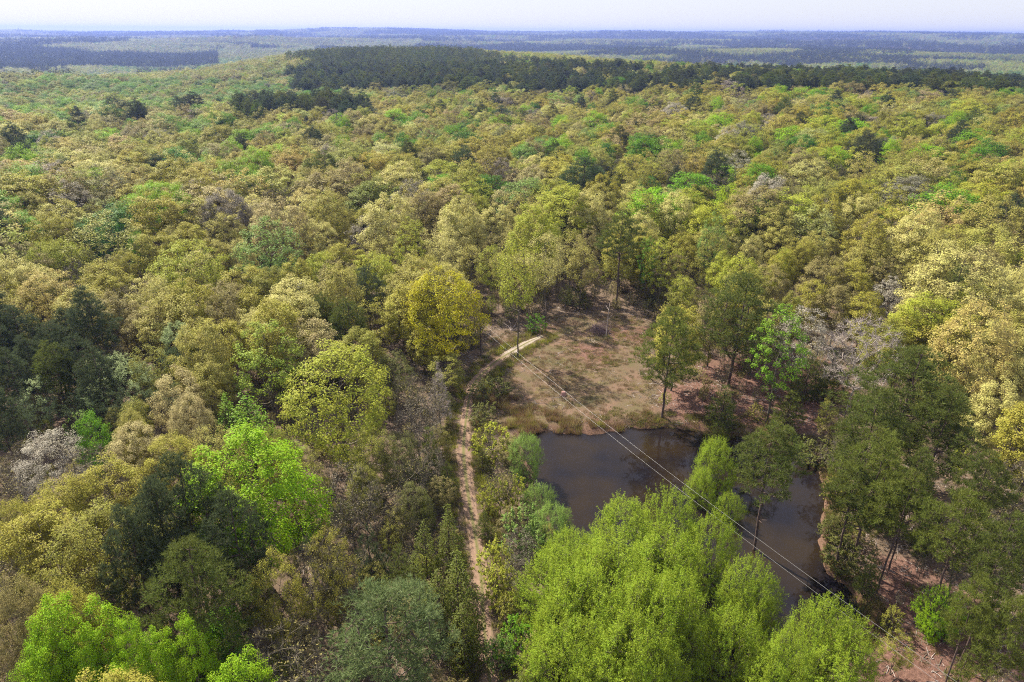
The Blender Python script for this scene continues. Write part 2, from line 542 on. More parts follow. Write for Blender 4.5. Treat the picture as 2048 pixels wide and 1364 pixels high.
def twigs(rng, centers, rc, n, width, up=0.5):
    """thin three-sided slivers around each branch tip"""
    c = np.repeat(centers, n, axis=0)
    d = unit(rng.normal(0, 1, c.shape) + np.array([0, 0, up]))
    L = rc * rng.uniform(0.5, 1.1, (len(c), 1))
    w = unit(np.cross(d, rng.normal(0, 1, c.shape))) * width
    a, b, t = c - w, c + w, c + d * L
    V = np.stack([a, b, t], axis=1).reshape(-1, 3)
    return V, np.arange(len(V)).reshape(-1, 3)

def leaves(rng, centers, rc, n, size, axis_c, flat=0.75, shell=0.5, up=0.45, slim=0.6, droop=0.0):
    c = np.repeat(centers, n, axis=0)
    rcv = np.repeat(np.broadcast_to(rc, (len(centers),)), n)[:, None]
    d = unit(rng.normal(0, 1, c.shape))
    r = rng.uniform(0, 1, (len(c), 1)) ** shell
    off = d * r * rcv * np.array([1, 1, flat])
    p = c + off
    outw = unit(p - axis_c)
    nrm = unit(0.75 * outw + 0.45 * d + np.array([0, 0, up]) + rng.normal(0, 0.36, c.shape))
    t = unit(np.cross(nrm, rng.normal(0, 1, c.shape)) + np.array([0, 0, -droop]))
    bt = np.cross(nrm, t)
    s = size * rng.uniform(0.5, 1.5, (len(c), 1))
    bend = nrm * s * 0.12
    V = np.stack([p - t * s * .5, p + bt * s * slim * .5 + bend, p + t * s * .5, p - bt * s * slim * .5 + bend], axis=1).reshape(-1, 3)
    return V, np.arange(len(V)).reshape(-1, 4)

def needle_tufts(rng, centers, rc, n, length, width, k, outc, flat=0.5):
    c = np.repeat(centers, n, axis=0)
    d = unit(rng.normal(0, 1, c.shape))
    p = c + d * rng.uniform(0, 1, (len(c), 1)) ** .6 * rc * np.array([1, 1, flat])
    ax = unit(unit(p - outc) * np.array([1, 1, .3]) + np.array([0, 0, 0.75]) + rng.normal(0, .3, c.shape))
    p = np.repeat(p, k, axis=0); ax = np.repeat(ax, k, axis=0)
    dr = unit(ax + rng.normal(0, .62, p.shape))
    w = unit(np.cross(dr, rng.normal(0, 1, p.shape))) * width * .5
    L = length * rng.uniform(.7, 1.2, (len(p), 1))
    V = np.stack([p - w, p + w, p + dr * L], axis=1).reshape(-1, 3)
    return V, np.arange(len(V)).reshape(-1, 3)

def crown_points(rng, n, H, cb, R, prof, lobes=0.16, inner=0.45, mind=0.9):
    """clump centres inside a lobed envelope, kept apart"""
    ph = rng.uniform(0, 6.28, 4)
    pts = []
    tries = 0
    while len(pts) < n and tries < n * 60:
        tries += 1
        t = rng.uniform(0, 1)
        th = rng.uniform(0, 6.28)
        e = prof(t) * R * (1 + lobes * math.sin(2 * th + ph[0] + 2 * t) + lobes * .7 * math.sin(3 * th + ph[1] - 3 * t) + lobes * .6 * math.sin(5 * th + ph[2] + 5 * t))
        if rng.uniform(0, 1) > (e / R) + .15: continue
        r = e * (inner + (1 - inner) * rng.uniform(0, 1) ** .6)
        zt = t + .05 * math.sin(3 * th + ph[3])
        p = np.array([r * math.cos(th), r * math.sin(th), H * cb + (H * (1 - cb)) * zt])
        if pts and np.min(np.linalg.norm(np.array(pts) - p, axis=1)) < mind: continue
        pts.append(p)
    return np.array(pts)

def trunk_line(rng, top, lean=0.02, n=10, wob=0.08):
    z = np.linspace(0, top, n)
    dx, dy = rng.normal(0, lean, 2)
    return [np.array([dx * a + (rng.normal(0, wob) if 0 < i else 0), dy * a + (rng.normal(0, wob) if 0 < i else 0), a]) for i, a in enumerate(z)]

KIT = {}
def kit(name, wood, crown, H, R, bark, leaf):
    (wv, wf), (cv, cf) = wood, crown
    wl = wf if isinstance(wf, list) else [wf]
    cl = cf if isinstance(cf, list) else [cf]
    tm = mesh_np('trunk', wv, wl, [bark])
    cm = mesh_np('crown', cv, cl, [leaf]) if cv is not None else None
    KIT.setdefault(name, []).append(dict(trunk=tm, crown=cm, H=H, R=R, raw=(wv, wl, cv, cl), bark=bark, leaf=leaf))

def merge(*parts):
    V, F, n = [], {}, 0
    for v, f in parts:
        V.append(v); F.setdefault(f.shape[1], []).append(f + n); n += len(v)
    return np.concatenate(V), [np.concatenate(x) for x in F.values()]

dome = lambda t: math.sqrt(max(0.0, 1 - ((t - .32) / .70) ** 2)) if t > .32 else 0.62 + .38 * (t / .32)
ball = lambda t: math.sqrt(max(0.02, 1 - (2 * t - .92) ** 2 / 1.18))
cone = lambda t: max(0.05, (1 - t) ** .8) * (1 if t > .08 else .6)
vase = lambda t: .35 + .65 * math.sin(min(1.0, t * 1.35) * math.pi * .5) if t < .74 else math.sqrt(max(.03, 1 - ((t - .74) / .28) ** 2))
tall = lambda t: max(.08, math.sin(math.pi * min(1, (t * .88 + .10)))) ** .7
pinep = lambda t: max(.1, (math.sin(math.pi * (0.16 + .82 * t)) ** .75)) * (1 - .22 * t)

def oak(seed, H=17, R=5.0, cb=.28, n=135, rc=.95, per=135, size=.245, prof=dome, twig=5, name='oak', bark=None, leaf_up=.45):
    rng = np.random.default_rng(seed)
    C = crown_points(rng, n, H, cb, R, prof, .17, .62, .8)
    tr = trunk_line(rng, H * .62, .025)
    pos, par, rad = grow(rng, tr, C, .45, 1.2)
    wv, wq = prisms(pos, par, rad)
    tv, tf = twigs(rng, C, rc * 1.25, twig, .016, .7)
    wood = merge((wv, wq), (tv, tf))
    lv, lf = leaves(rng, C, rc * rng.uniform(.75, 1.25, len(C)), per, size, np.array([0, 0, H * .45]), .8, .42, leaf_up)
    kit(name, wood, (lv, lf), H, R, bark or M_BARK, M_LEAF)

def leafy(seed, H=17, R=5.0, cb=.22, n=70, rc=1.35, per=150, size=.30, prof=ball, name='leafy'):
    rng = np.random.default_rng(seed)
    C = crown_points(rng, n, H, cb, R * .9, prof, .22, .5, 1.2)
    tr = trunk_line(rng, H * .7, .02)
    pos, par, rad = grow(rng, tr, C, .5, 1.2)
    wv, wq = prisms(pos, par, rad)
    lv, lf = leaves(rng, C, rc * rng.uniform(.7, 1.25, len(C)), per, size, np.array([0, 0, H * .45]), .72, .38, .55)
    kit(name, (wv, [wq]), (lv, lf), H, R, M_BARK, M_LEAF)

def pine(seed, H=20, R=4.0, cb=.44, n=190, rc=.8, per=15, length=.5, name='pine', prof=pinep, k=8, wid=.065):
    rng = np.random.default_rng(seed)
    C = crown_points(rng, n, H * .985, cb, R, prof, .24, .35, .62)
    tr = trunk_line(rng, H * .95, .015, 14, .05)
    pos, par, rad = grow(rng, tr, C, .12, 1.2, .017, .44)
    # a few dead stubs below the crown
    for _ in range(7):
        z = H * rng.uniform(min(.25, cb), cb + .1); a = rng.uniform(0, 6.28); L = rng.uniform(.7, 2.0)
        j = int(np.argmin(np.abs(np.array([p[2] for p in tr]) - z)))
        s0 = pos[j]
        p1 = s0 + np.array([math.cos(a) * L, math.sin(a) * L, rng.uniform(-.1, .5)])
        pos = np.vstack([pos, p1]); par = np.append(par, j); rad = np.append(rad, .03)
    wv, wq = prisms(pos, par, rad, .05)
    V, T = needle_tufts(rng, C, rc, per, length, wid, k, np.array([0, 0, H * .55]))
    kit(name, (wv, [wq]), (V, T), H, R, M_BARK_PINE, M_NEEDLE)

def cedar(seed, H=10, R=2.6, n=150, rc=.5, per=26, size=.22, name='cedar'):
    rng = np.random.default_rng(seed)
    C = crown_points(rng, n, H, .06, R, cone, .20, .55, .45)
    tr = trunk_line(rng, H * .97, .01, 10, .03)
    pos, par, rad = grow(rng, tr, C, .35, 1.2, .012, .45)
    wv, wq = prisms(pos, par, rad, .05)
    lv, lf = leaves(rng, C, rc, per, size, np.array([0, 0, H * .3]), 1.1, .5, .6, .45)
    kit(name, (wv, [wq]), (lv, lf), H, R, M_BARK_PINE, M_NEEDLE)

def willow(seed, H=11, R=6.0, n=250, rc=.95, per=145, size=.165, name='willow', slim=.42):
    rng = np.random.default_rng(seed)
    C = crown_points(rng, n, H, .10, R, dome, .20, .55, .8)
    allv, allq, nv = [], [], 0
    stems = 5
    ang = rng.uniform(0, 6.28, stems)
    base = [np.array([math.cos(a) * .5, math.sin(a) * .5, 0]) for a in ang]
    grp = np.argmin(np.stack([np.linalg.norm(C[:, :2] - np.array([math.cos(a), math.sin(a)]) * R * .5, axis=1) for a in ang]), axis=0)
    for s in range(stems):
        cs = C[grp == s]
        if len(cs) < 3: continue
        m = cs.mean(axis=0)
        tr = [base[s] + (np.array([m[0], m[1], m[2] * .85]) - base[s]) * t * np.array([t, t, 1]) + rng.normal(0, .06, 3) * (t > 0) for t in np.linspace(0, 1, 7)]
        pos, par, rad = grow(rng, tr, cs, .3, 1.0, .016, .42)
        v, q = prisms(pos, par, rad, .05)
        allv.append(v); allq.append(q + nv); nv += len(v)
    wood = merge((np.concatenate(allv), np.concatenate(allq)), twigs(rng, C, 1.0, 5, .012, .8))
    # leaves sit along short upright sprays, which give the crown its feathery outline
    ns = max(2, per // 24)
    c0 = np.repeat(C, ns, axis=0)
    sdir = unit(unit(c0 - np.array([0, 0, H * .25])) * .9 + np.array([0, 0, .22]) + rng.normal(0, .55, c0.shape))
    sl = rc * rng.uniform(.6, 1.45, (len(c0), 1))
    c0 = c0 + rng.normal(0, .35 * rc, c0.shape)
    tt = rng.uniform(-.25, 1, (len(c0), 34, 1))
    pts = (c0[:, None, :] + sdir[:, None, :] * sl[:, None, :] * tt + rng.normal(0, .13 * rc, (len(c0), 34, 3)) * (1.15 - .6 * tt)).reshape(-1, 3)
    lv, lf = leaves(rng, pts, .05, 1, size, np.array([0, 0, H * .2]), .8, .55, .5, slim)
    kit(name, wood, (lv, lf), H, R, M_BARK, M_LEAF)

def bare(seed, H=14, R=3.8, n=120, name='bare', prof=vase, bark=None, per=6, size=.2, tw=26, cb=.3):
    rng = np.random.default_rng(seed)
    C = crown_points(rng, n, H, cb, R, prof, .15, .4, .7)
    tr = trunk_line(rng, H * .5, .03)
    pos, par, rad = grow(rng, tr, C, .5, 1.0, .018, .42, .14)
    wv, wq = prisms(pos, par, rad)
    wood = merge((wv, wq), twigs(rng, C, 1.1, tw, .018, .8))
    lv, lf = leaves(rng, C, 1.0, per, size, np.array([0, 0, H * .4]))
    kit(name, wood, (lv, lf), H, R, bark or M_BARK, M_LEAF)

def cypress(seed, H=12, R=2.6, name='cypress'):
    rng = np.random.default_rng(seed)
    C = crown_points(rng, 130, H, .14, R, cone, .08, .35, .45)
    tr = trunk_line(rng, H * .98, .005, 12, .02)
    pos, par, rad = grow(rng, tr, C, .25, 1.2, .014, .42, .05)
    wv, wq = prisms(pos, par, rad, .05)
    wood = merge((wv, wq))
    V, T = twigs(rng, C, .75, 40, .014, .25)
    kit(name, wood, (V, T), H, R, M_BARK, M_BARK_PALE)

for s in range(4): oak(10 + s, H=16.5 + s * .4, R=5.0, name='oak')
for s in range(3): oak(15 + s, n=160, rc=.9, per=230, size=.165, twig=8, name='oaknear')
for s in range(2): oak(25 + s, H=16, R=4.4, cb=.3, n=130, rc=.8, per=130, size=.15, twig=14, prof=ball, name='sparsenear')
for s in range(3): oak(20 + s, H=17, R=4.4, cb=.30, n=105, rc=.85, per=62, size=.26, prof=ball, twig=12, name='sparse')
for s in range(2): oak(30 + s, H=18, R=5.6, cb=.20, n=210, rc=.85, per=95, size=.21, prof=ball, twig=10, name='bigoak')
for s in range(3): leafy(40 + s, name='leafy')
for s in range(2): leafy(45 + s, H=17, R=5.4, n=120, rc=1.05, per=210, size=.21, name='leafyhero')
for s in range(3): pine(50 + s, name='pine')
for s in range(3): pine(55 + s, H=19, R=5.0, cb=.36, n=215, rc=.8, per=17, length=.46, k=8, wid=.055, name='pinehero')
for s in range(3): pine(130 + s, H=20, R=4.3, cb=.56, n=150, rc=.72, per=17, length=.46, k=8, wid=.055, name='pinehigh')
for s in range(2): pine(60 + s, H=6, R=1.7, cb=.10, n=70, rc=.45, per=10, length=.38, name='youngpine', prof=cone, wid=.04)
for s in range(2): cedar(65 + s)
for s in range(3): willow(70 + s)
for s in range(2): willow(75 + s, H=5, R=2.2, n=60, rc=.6, per=70, size=.2, name='shrub', slim=.55)
for s in range(3): oak(95 + s, H=16, R=3.6, cb=.46, n=85, rc=.85, per=75, size=.2, prof=ball, twig=10, name='edge')
for s in range(2): bare(80 + s)
bare(85, H=15, R=4.6, n=150, name='palebare', bark=M_BARK_PALE, per=8, prof=dome)
cypress(88)
def sapling():
    oak(90, H=15, R=3.0, cb=.30, n=90, rc=.55, per=75, size=.17, prof=tall, twig=8, name='sapling', leaf_up=.2)
sapling()
# coarse trees for the far canopy
for s in range(3): oak(110 + s, H=16.5, R=5.2, cb=.2, n=42, rc=1.5, per=26, size=.62, twig=0, name='faroak')
for s in range(2): leafy(115 + s, H=17, R=5.0, n=36, rc=1.7, per=30, size=.62, name='farleafy')
for s in range(3): pine(120 + s, H=20, R=4.2, cb=.3, n=55, rc=1.1, per=6, length=.9, k=5, wid=.16, name='farpine')

# ------------------------------------------------------------------ colours
PAL = dict({'gold': (0.325, 0.305, 0.05), 'yellow': (0.42, 0.39, 0.018), 'ygreen': (0.34, 0.37, 0.045), 'cream': (0.48, 0.45, 0.155), 'khaki': (0.35, 0.325, 0.082), 'beige': (0.4, 0.345, 0.155), 'brown': (0.265, 0.23, 0.085), 'olive': (0.25, 0.25, 0.045), 'lime': (0.225, 0.37, 0.014), 'willow': (0.235, 0.32, 0.026), 'green': (0.13, 0.27, 0.016), 'dkgreen': (0.06, 0.17, 0.016), 'mint': (0.3, 0.37, 0.16), 'pgreen': (0.2, 0.3, 0.07), 'white': (0.39, 0.36, 0.29), 'grey': (0.25, 0.225, 0.175), 'pine': (0.125, 0.152, 0.036), 'pinedk': (0.082, 0.106, 0.048), 'pinelt': (0.165, 0.195, 0.04), 'cedar': (0.11, 0.13, 0.022), 'understory': (0.14, 0.15, 0.04), 'drygrass': (0.29, 0.22, 0.13), 'reed': (0.25, 0.165, 0.09), 'tan': (0.46, 0.385, 0.125), 'spring': (0.19, 0.34, 0.025), 'moss': (0.14, 0.25, 0.015), 'softlime': (0.28, 0.36, 0.05), 'pgreen_pine': (0.14, 0.185, 0.07), 'pond_green': (0.2, 0.3, 0.06)})

# ------------------------------------------------------------------ individual trees
# (name, kit, colour, x, y, height, radius, turn, label, category, group)
TREES = [
('pine_tree', 'pinehigh', 1, 'pine', 22.79, 139.48, 21.63, 4.61, 1.85, 'tall lone pine with a long bare trunk standing at the top of the clearing', 'pine tree', 'pines'),
('pine_tree', 'pinehero', 0, 'pinelt', 23.53, 92.4, 18.63, 4.74, 1.42, 'bright green bushy pine on the far bank of the pond', 'pine tree', 'pines'),
('pine_tree', 'pinehero', 5, 'pine', 36.86, 102.89, 19.89, 7.09, 3.64, 'big spreading dark green pine just behind the bright pine on the far bank', 'pine tree', 'pines'),
('broadleaf_tree', 'sapling', 5, 'spring', 39.65, 91.47, 19.15, 3.48, 3.43, 'slender tree with vivid spring-green leaves and a bare trunk among pines', 'tree', 'trees of the spring wood'),
('broadleaf_tree', 'sparse', 6, 'white', 47.79, 103.39, 14.0, 3.91, 0.67, 'whitish thin-leaved tree directly beside the spring-green slender tree', 'tree', 'trees of the spring wood'),
('bare_tree', 'palebare', 7, 'grey', 53.73, 94.94, 15.75, 5.73, 5.81, 'pale-limbed leafless tree with a forked trunk over pinkish litter', 'tree', 'leafless trees'),
('broadleaf_tree', 'bigoak', 6, 'yellow', -11.88, 108.45, 18.46, 6.01, 0.33, 'bright yellow broad tree beside the bend of the track', 'tree', 'trees of the spring wood'),
('broadleaf_tree', 'bigoak', 3, 'ygreen', -22.51, 78.27, 18.5, 6.72, 0.57, 'huge broad yellow-green tree with pale forked limbs, left of the track', 'tree', 'trees of the spring wood'),
('cypress_tree', 'cypress', 3, 'grey', -10.83, 89.3, 10.89, 2.29, 1.88, 'grey leafless cone-shaped conifer standing beside the track', 'tree', 'leafless trees'),
('broadleaf_tree', 'leafyhero', 7, 'lime', -92.4, 176.71, 19.55, 7.8, 2.89, 'bright lime-green rounded tree standing out of khaki crowns, upper wood', 'tree', 'trees of the spring wood'),
('broadleaf_tree', 'leafy', 5, 'dkgreen', -103.86, 161.25, 12.63, 4.25, 4.52, 'deep green leafy crown, one half of a two-crowned clump', 'tree', 'trees of the spring wood'),
('broadleaf_tree', 'leafy', 1, 'dkgreen', -98.45, 162.17, 12.24, 4.03, 0.6, 'deep green leafy crown joined to its twin at its left', 'tree', 'trees of the spring wood'),
('broadleaf_tree', 'sparse', 8, 'pgreen', -51.48, 139.41, 18.97, 6.32, 0.69, 'soft pale green tall tree with several dark stems', 'tree', 'trees of the spring wood'),
('broadleaf_tree', 'bigoak', 8, 'ygreen', -63.69, 127.78, 18.0, 7.09, 5.22, 'large yellow-green open tree with a dark trunk showing, left wood', 'tree', 'trees of the spring wood'),
('broadleaf_tree', 'sparse', 4, 'softlime', -36.5, 90.91, 16.0, 4.27, 2.48, 'light lime-green thin-leaved tree behind the huge broad yellow-green tree', 'tree', 'trees of the spring wood'),
('willow_tree', 'willow', 3, 'mint', -59.92, 91.25, 9.5, 6.43, 0.61, 'pale mint-green low spreading tree in front of dark pines', 'tree', 'feathery willows by the pond'),
('broadleaf_tree', 'oak', 1, 'beige', -46.28, 83.36, 12.24, 3.72, 5.76, 'beige dome-crowned tree next to the pale mint-green spreading tree', 'tree', 'trees of the spring wood'),
('cedar_tree', 'cedar', 3, 'moss', -35.21, 79.0, 11.0, 4.5, 0.32, 'bright green dense low tree under the light lime tree', 'evergreen', 'evergreens by the track'),
('cedar_tree', 'cedar', 4, 'moss', -38.95, 80.91, 10.0, 2.73, 5.97, 'rich green pointed cedar left of the bright evergreen clump', 'evergreen', 'evergreens by the track'),
('broadleaf_tree', 'leafyhero', 0, 'lime', -26.32, 56.61, 19.0, 6.01, 5.08, 'large bright lime-green tree rising behind the dark front pines', 'tree', 'trees of the spring wood'),
('pine_tree', 'pinehero', 8, 'pinedk', -31.13, 52.45, 19.5, 4.15, 5.7, 'dark blue-green pine with the highest crown of the front pine group', 'pine tree', 'pines'),
('pine_tree', 'pinehero', 8, 'pinedk', -25.47, 49.71, 17.5, 3.48, 6.13, 'dark pine squeezed between the large lime tree and the tallest front pine', 'pine tree', 'pines'),
('pine_tree', 'pinehero', 1, 'pinedk', -33.87, 47.78, 17.5, 2.64, 5.17, 'dark pine against olive-gold crowns, leftmost of the front pine group', 'pine tree', 'pines'),
('pine_tree', 'pinehero', 3, 'pine', -26.06, 42.83, 18.0, 4.59, 2.1, 'olive-tinged dark pine in front, above the lime-green trees', 'pine tree', 'pines'),
('pine_tree', 'pinehero', 8, 'pgreen_pine', -9.95, 40.17, 15.0, 6.08, 0.06, 'big soft blue-green pine with a rounded crown, left of the track at the front', 'pine tree', 'pines'),
('bare_tree', 'bare', 5, 'brown', -16.21, 47.6, 15.0, 2.59, 1.83, 'brownish nearly leafless tree between the lime tree and the front blue-green pine', 'tree', 'leafless trees'),
('broadleaf_tree', 'sparsenear', 3, 'gold', -16.39, 48.39, 14.0, 2.0, 2.11, 'olive-gold thin-leaved tree behind the blue-green front pine', 'tree', 'trees of the spring wood'),
('pine_tree', 'pinehigh', 2, 'pine', 28.66, 63.25, 18.31, 4.32, 0.9, 'tall leaning pine with its trunk rising out of the pond edge', 'pine tree', 'pines'),
('pine_tree', 'pinehero', 0, 'pine', 50.69, 77.1, 20.0, 7.1, 1.43, 'huge dark green pine with the broadest crown of the right wood', 'pine tree', 'pines'),
('pine_tree', 'pinehero', 0, 'pine', 43.03, 70.1, 18.0, 4.8, 0.13, 'dark green wide-crowned pine behind the right-shore pine', 'pine tree', 'pines'),
('pine_tree', 'pinehero', 4, 'pine', 51.14, 70.03, 18.0, 4.23, 4.0, 'dark green wide-crowned pine in front of the huge dark pine', 'pine tree', 'pines'),
('pine_tree', 'pinehero', 1, 'pinelt', 38.87, 60.59, 17.73, 4.16, 3.59, 'olive green pine rooted on the right shore of the pond', 'pine tree', 'pines'),
('pine_tree', 'pinehero', 0, 'pinedk', -32.38, 50.42, 18.0, 4.17, 4.2, 'dark pine filling the gap in the middle of the front pine group', 'pine tree', 'pines'),
('pine_tree', 'pinehigh', 6, 'pinelt', 39.58, 56.16, 15.99, 3.03, 0.35, 'fresh green pine in front of the right-shore pine', 'pine tree', 'pines'),
('pine_tree', 'pinehigh', 5, 'pinelt', 41.78, 50.91, 17.17, 3.22, 2.48, 'fresh green pine with a long bare trunk on the reddish slope by the wires', 'pine tree', 'pines'),
('pine_tree', 'pinehigh', 4, 'pine', 42.78, 46.54, 18.0, 2.9, 2.41, 'dark green wide-crowned pine right of the pine on the red slope', 'pine tree', 'pines'),
('pine_tree', 'pinehigh', 0, 'pinelt', 37.74, 41.64, 16.0, 2.14, 2.53, 'fresh green pine, nearest one in front of the pine on the red slope', 'pine tree', 'pines'),
('pine_tree', 'pinehigh', 3, 'pinelt', 38.93, 39.58, 16.0, 2.36, 5.1, 'fresh green pine, second in front of the pine on the red slope', 'pine tree', 'pines'),
('pine_tree', 'pinehigh', 1, 'pine', 49.47, 59.3, 16.0, 2.76, 4.21, 'dark green pine behind the pine on the red slope', 'pine tree', 'pines'),
('pine_tree', 'pinehigh', 1, 'pine', 42.82, 59.8, 16.0, 2.52, 2.79, 'dark green pine right of the right-shore pine', 'pine tree', 'pines'),
('pine_tree', 'pinehigh', 0, 'pine', 37.12, 60.52, 13.8, 3.37, 2.32, 'dark green pine in front of the right-shore pine', 'pine tree', 'pines'),
('leafy_shrub', 'shrub', 5, 'understory', 43.67, 81.1, 3.5, 2.45, 5.35, 'dark olive bushy shrub right of the leaning pine in the pond', 'shrub', 'shrubs'),
('leafy_shrub', 'shrub', 6, 'olive', 42.79, 72.44, 3.0, 1.93, 2.92, 'dull olive bushy shrub left of the right-shore pine', 'shrub', 'shrubs'),
('leafy_shrub', 'shrub', 5, 'understory', 37.43, 60.4, 3.2, 2.25, 0.06, "dark olive bushy shrub, nearest one behind the pond's right arm", 'shrub', 'shrubs'),
('pine_tree', 'youngpine', 1, 'understory', 38.99, 64.77, 5.0, 1.62, 1.33, 'dark olive young pine in front of the right-shore pine', 'pine tree', 'pines'),
('leafy_shrub', 'shrub', 0, 'understory', 38.38, 65.18, 2.5, 1.49, 4.57, "dark olive bushy shrub, second behind the pond's right arm", 'shrub', 'shrubs'),
('bare_tree', 'bare', 7, 'understory', 44.09, 75.73, 7.0, 2.95, 4.61, 'dark olive nearly leafless twiggy tree left of the right-shore pine', 'tree', 'leafless trees'),
('pine_tree', 'youngpine', 2, 'pine', 31.98, 90.16, 7.0, 2.71, 2.04, 'dark green young pine behind the willow in the pond', 'pine tree', 'pines'),
('pine_tree', 'youngpine', 5, 'pinelt', 41.36, 88.69, 7.0, 2.3, 1.0, 'fresh green young pine behind the leaning pine in the pond', 'pine tree', 'pines'),
('pine_tree', 'youngpine', 5, 'pine', 47.43, 97.46, 9.0, 2.47, 0.96, 'dark green young pine in front of the spring-green slender tree', 'pine tree', 'pines'),
('pine_tree', 'youngpine', 3, 'pinelt', 30.4, 85.98, 5.0, 1.83, 4.22, 'fresh green young pine behind the willow in the pond', 'pine tree', 'pines'),
('pine_tree', 'youngpine', 8, 'pine', 51.47, 98.58, 9.0, 2.41, 1.0, 'dark green young pine left of the pale-limbed bare tree', 'pine tree', 'pines'),
('broadleaf_tree', 'sparse', 6, 'olive', 43.48, 143.07, 15.0, 3.26, 0.74, 'dull olive thin-leaved tree behind the big pine behind the far bank', 'tree', 'trees of the spring wood'),
('broadleaf_tree', 'leafy', 2, 'green', -87.08, 153.72, 12.24, 2.41, 1.28, 'mid-green thick-leaved clumpy tree left of the open yellow-green tree', 'tree', 'trees of the spring wood'),
('broadleaf_tree', 'oak', 2, 'gold', -107.22, 154.99, 15.51, 5.02, 1.72, 'olive-gold dome-crowned budding tree, nearest one left of the twin deep green crowns', 'tree', 'trees of the spring wood'),
('broadleaf_tree', 'oak', 6, 'khaki', -124.32, 167.03, 14.05, 4.73, 5.58, 'khaki dome-crowned budding tree, second left of the twin deep green crowns', 'tree', 'trees of the spring wood'),
('broadleaf_tree', 'oak', 6, 'gold', -148.8, 200.24, 12.24, 3.56, 3.99, 'olive-gold dome-crowned budding tree, second left of the twin deep green crowns', 'tree', 'trees of the spring wood'),
('broadleaf_tree', 'oak', 0, 'khaki', -113.34, 182.58, 12.24, 3.51, 1.56, 'khaki dome-crowned budding tree behind the twin deep green crowns', 'tree', 'trees of the spring wood'),
('broadleaf_tree', 'oak', 3, 'khaki', -105.64, 184.53, 12.87, 4.48, 2.18, 'khaki dome-crowned budding tree left of the rounded lime tree', 'tree', 'trees of the spring wood'),
('willow_tree', 'willow', 7, 'ygreen', -101.59, 145.18, 12.0, 6.75, 1.96, 'yellow-green feathery willow left of the twin deep green crowns', 'tree', 'feathery willows by the pond'),
('broadleaf_tree', 'leafy', 2, 'gold', -81.91, 138.66, 12.24, 2.93, 0.6, 'olive-gold thick-leaved clumpy tree right of the twin deep green crowns', 'tree', 'trees of the spring wood'),
('broadleaf_tree', 'oak', 3, 'gold', -78.77, 145.94, 14.4, 4.77, 5.69, 'olive-gold dome-crowned budding tree left of the open yellow-green tree', 'tree', 'trees of the spring wood'),
('broadleaf_tree', 'oak', 3, 'cream', -80.5, 158.04, 12.24, 3.29, 4.45, 'pale cream dome-crowned budding tree behind the open yellow-green tree', 'tree', 'trees of the spring wood'),
('broadleaf_tree', 'oak', 8, 'khaki', -67.56, 148.09, 12.24, 4.27, 3.26, 'khaki dome-crowned budding tree right of the open yellow-green tree', 'tree', 'trees of the spring wood'),
('broadleaf_tree', 'oak', 5, 'cream', -61.51, 148.87, 12.24, 3.32, 3.11, 'pale cream dome-crowned budding tree left of the pale green many-stemmed tree', 'tree', 'trees of the spring wood'),
('broadleaf_tree', 'oak', 3, 'cream', -47.03, 159.86, 14.09, 4.76, 6.16, 'pale cream dome-crowned budding tree right of the pale green many-stemmed tree', 'tree', 'trees of the spring wood'),
('broadleaf_tree', 'oak', 4, 'ygreen', -41.07, 138.75, 12.24, 4.22, 4.57, 'yellow-green dome-crowned budding tree right of the pale green many-stemmed tree', 'tree', 'trees of the spring wood'),
('broadleaf_tree', 'oak', 4, 'gold', -44.95, 177.83, 12.24, 3.42, 2.63, 'olive-gold dome-crowned budding tree, second right of the pale green many-stemmed tree', 'tree', 'trees of the spring wood'),
('broadleaf_tree', 'bigoak', 7, 'tan', -85.36, 117.14, 14.98, 5.2, 3.22, 'tan-gold broad full-crowned tree in front of the twin deep green crowns', 'tree', 'trees of the spring wood'),
('bare_tree', 'bare', 7, 'grey', -93.93, 139.95, 9.36, 2.97, 2.85, 'greyish nearly leafless twiggy tree in front of the twin deep green crowns', 'tree', 'leafless trees'),
('broadleaf_tree', 'oak', 2, 'gold', -78.21, 123.83, 12.24, 3.82, 2.13, 'olive-gold dome-crowned budding tree, second in front of the twin deep green crowns', 'tree', 'trees of the spring wood'),
('broadleaf_tree', 'oak', 2, 'brown', -69.58, 108.38, 14.01, 4.73, 1.1, 'brownish dome-crowned budding tree, second behind the mint-green spreading tree', 'tree', 'trees of the spring wood'),
('bare_tree', 'bare', 3, 'brown', -71.23, 119.34, 12.44, 3.7, 6.06, 'brownish nearly leafless twiggy tree left of the open yellow-green tree', 'tree', 'leafless trees'),
('broadleaf_tree', 'oak', 4, 'brown', -61.97, 106.44, 12.24, 3.95, 5.0, 'brownish dome-crowned budding tree, nearest one behind the mint-green spreading tree', 'tree', 'trees of the spring wood'),
('broadleaf_tree', 'leafy', 4, 'gold', -48.75, 118.52, 11.0, 3.53, 4.27, 'olive-gold thick-leaved clumpy tree behind the light lime tree', 'tree', 'trees of the spring wood'),
('leafy_shrub', 'shrub', 6, 'pgreen', -43.57, 117.88, 9.0, 1.52, 2.76, 'soft pale green bushy shrub behind the light lime tree', 'shrub', 'shrubs'),
('leafy_shrub', 'shrub', 1, 'ygreen', -39.93, 116.92, 9.0, 1.51, 1.02, 'yellow-green bushy shrub behind the light lime tree', 'shrub', 'shrubs'),
('pine_tree', 'pine', 2, 'pine', -32.76, 109.51, 13.68, 2.98, 5.08, 'dark green pine right of the light lime tree', 'pine tree', 'pines'),
('pine_tree', 'pine', 7, 'pine', -28.09, 107.09, 13.68, 3.37, 3.89, 'dark green pine behind the huge yellow-green tree', 'pine tree', 'pines'),
('broadleaf_tree', 'oak', 7, 'mint', -53.51, 99.37, 12.24, 2.76, 2.52, 'pale mint-green dome-crowned budding tree behind the beige dome tree', 'tree', 'trees of the spring wood'),
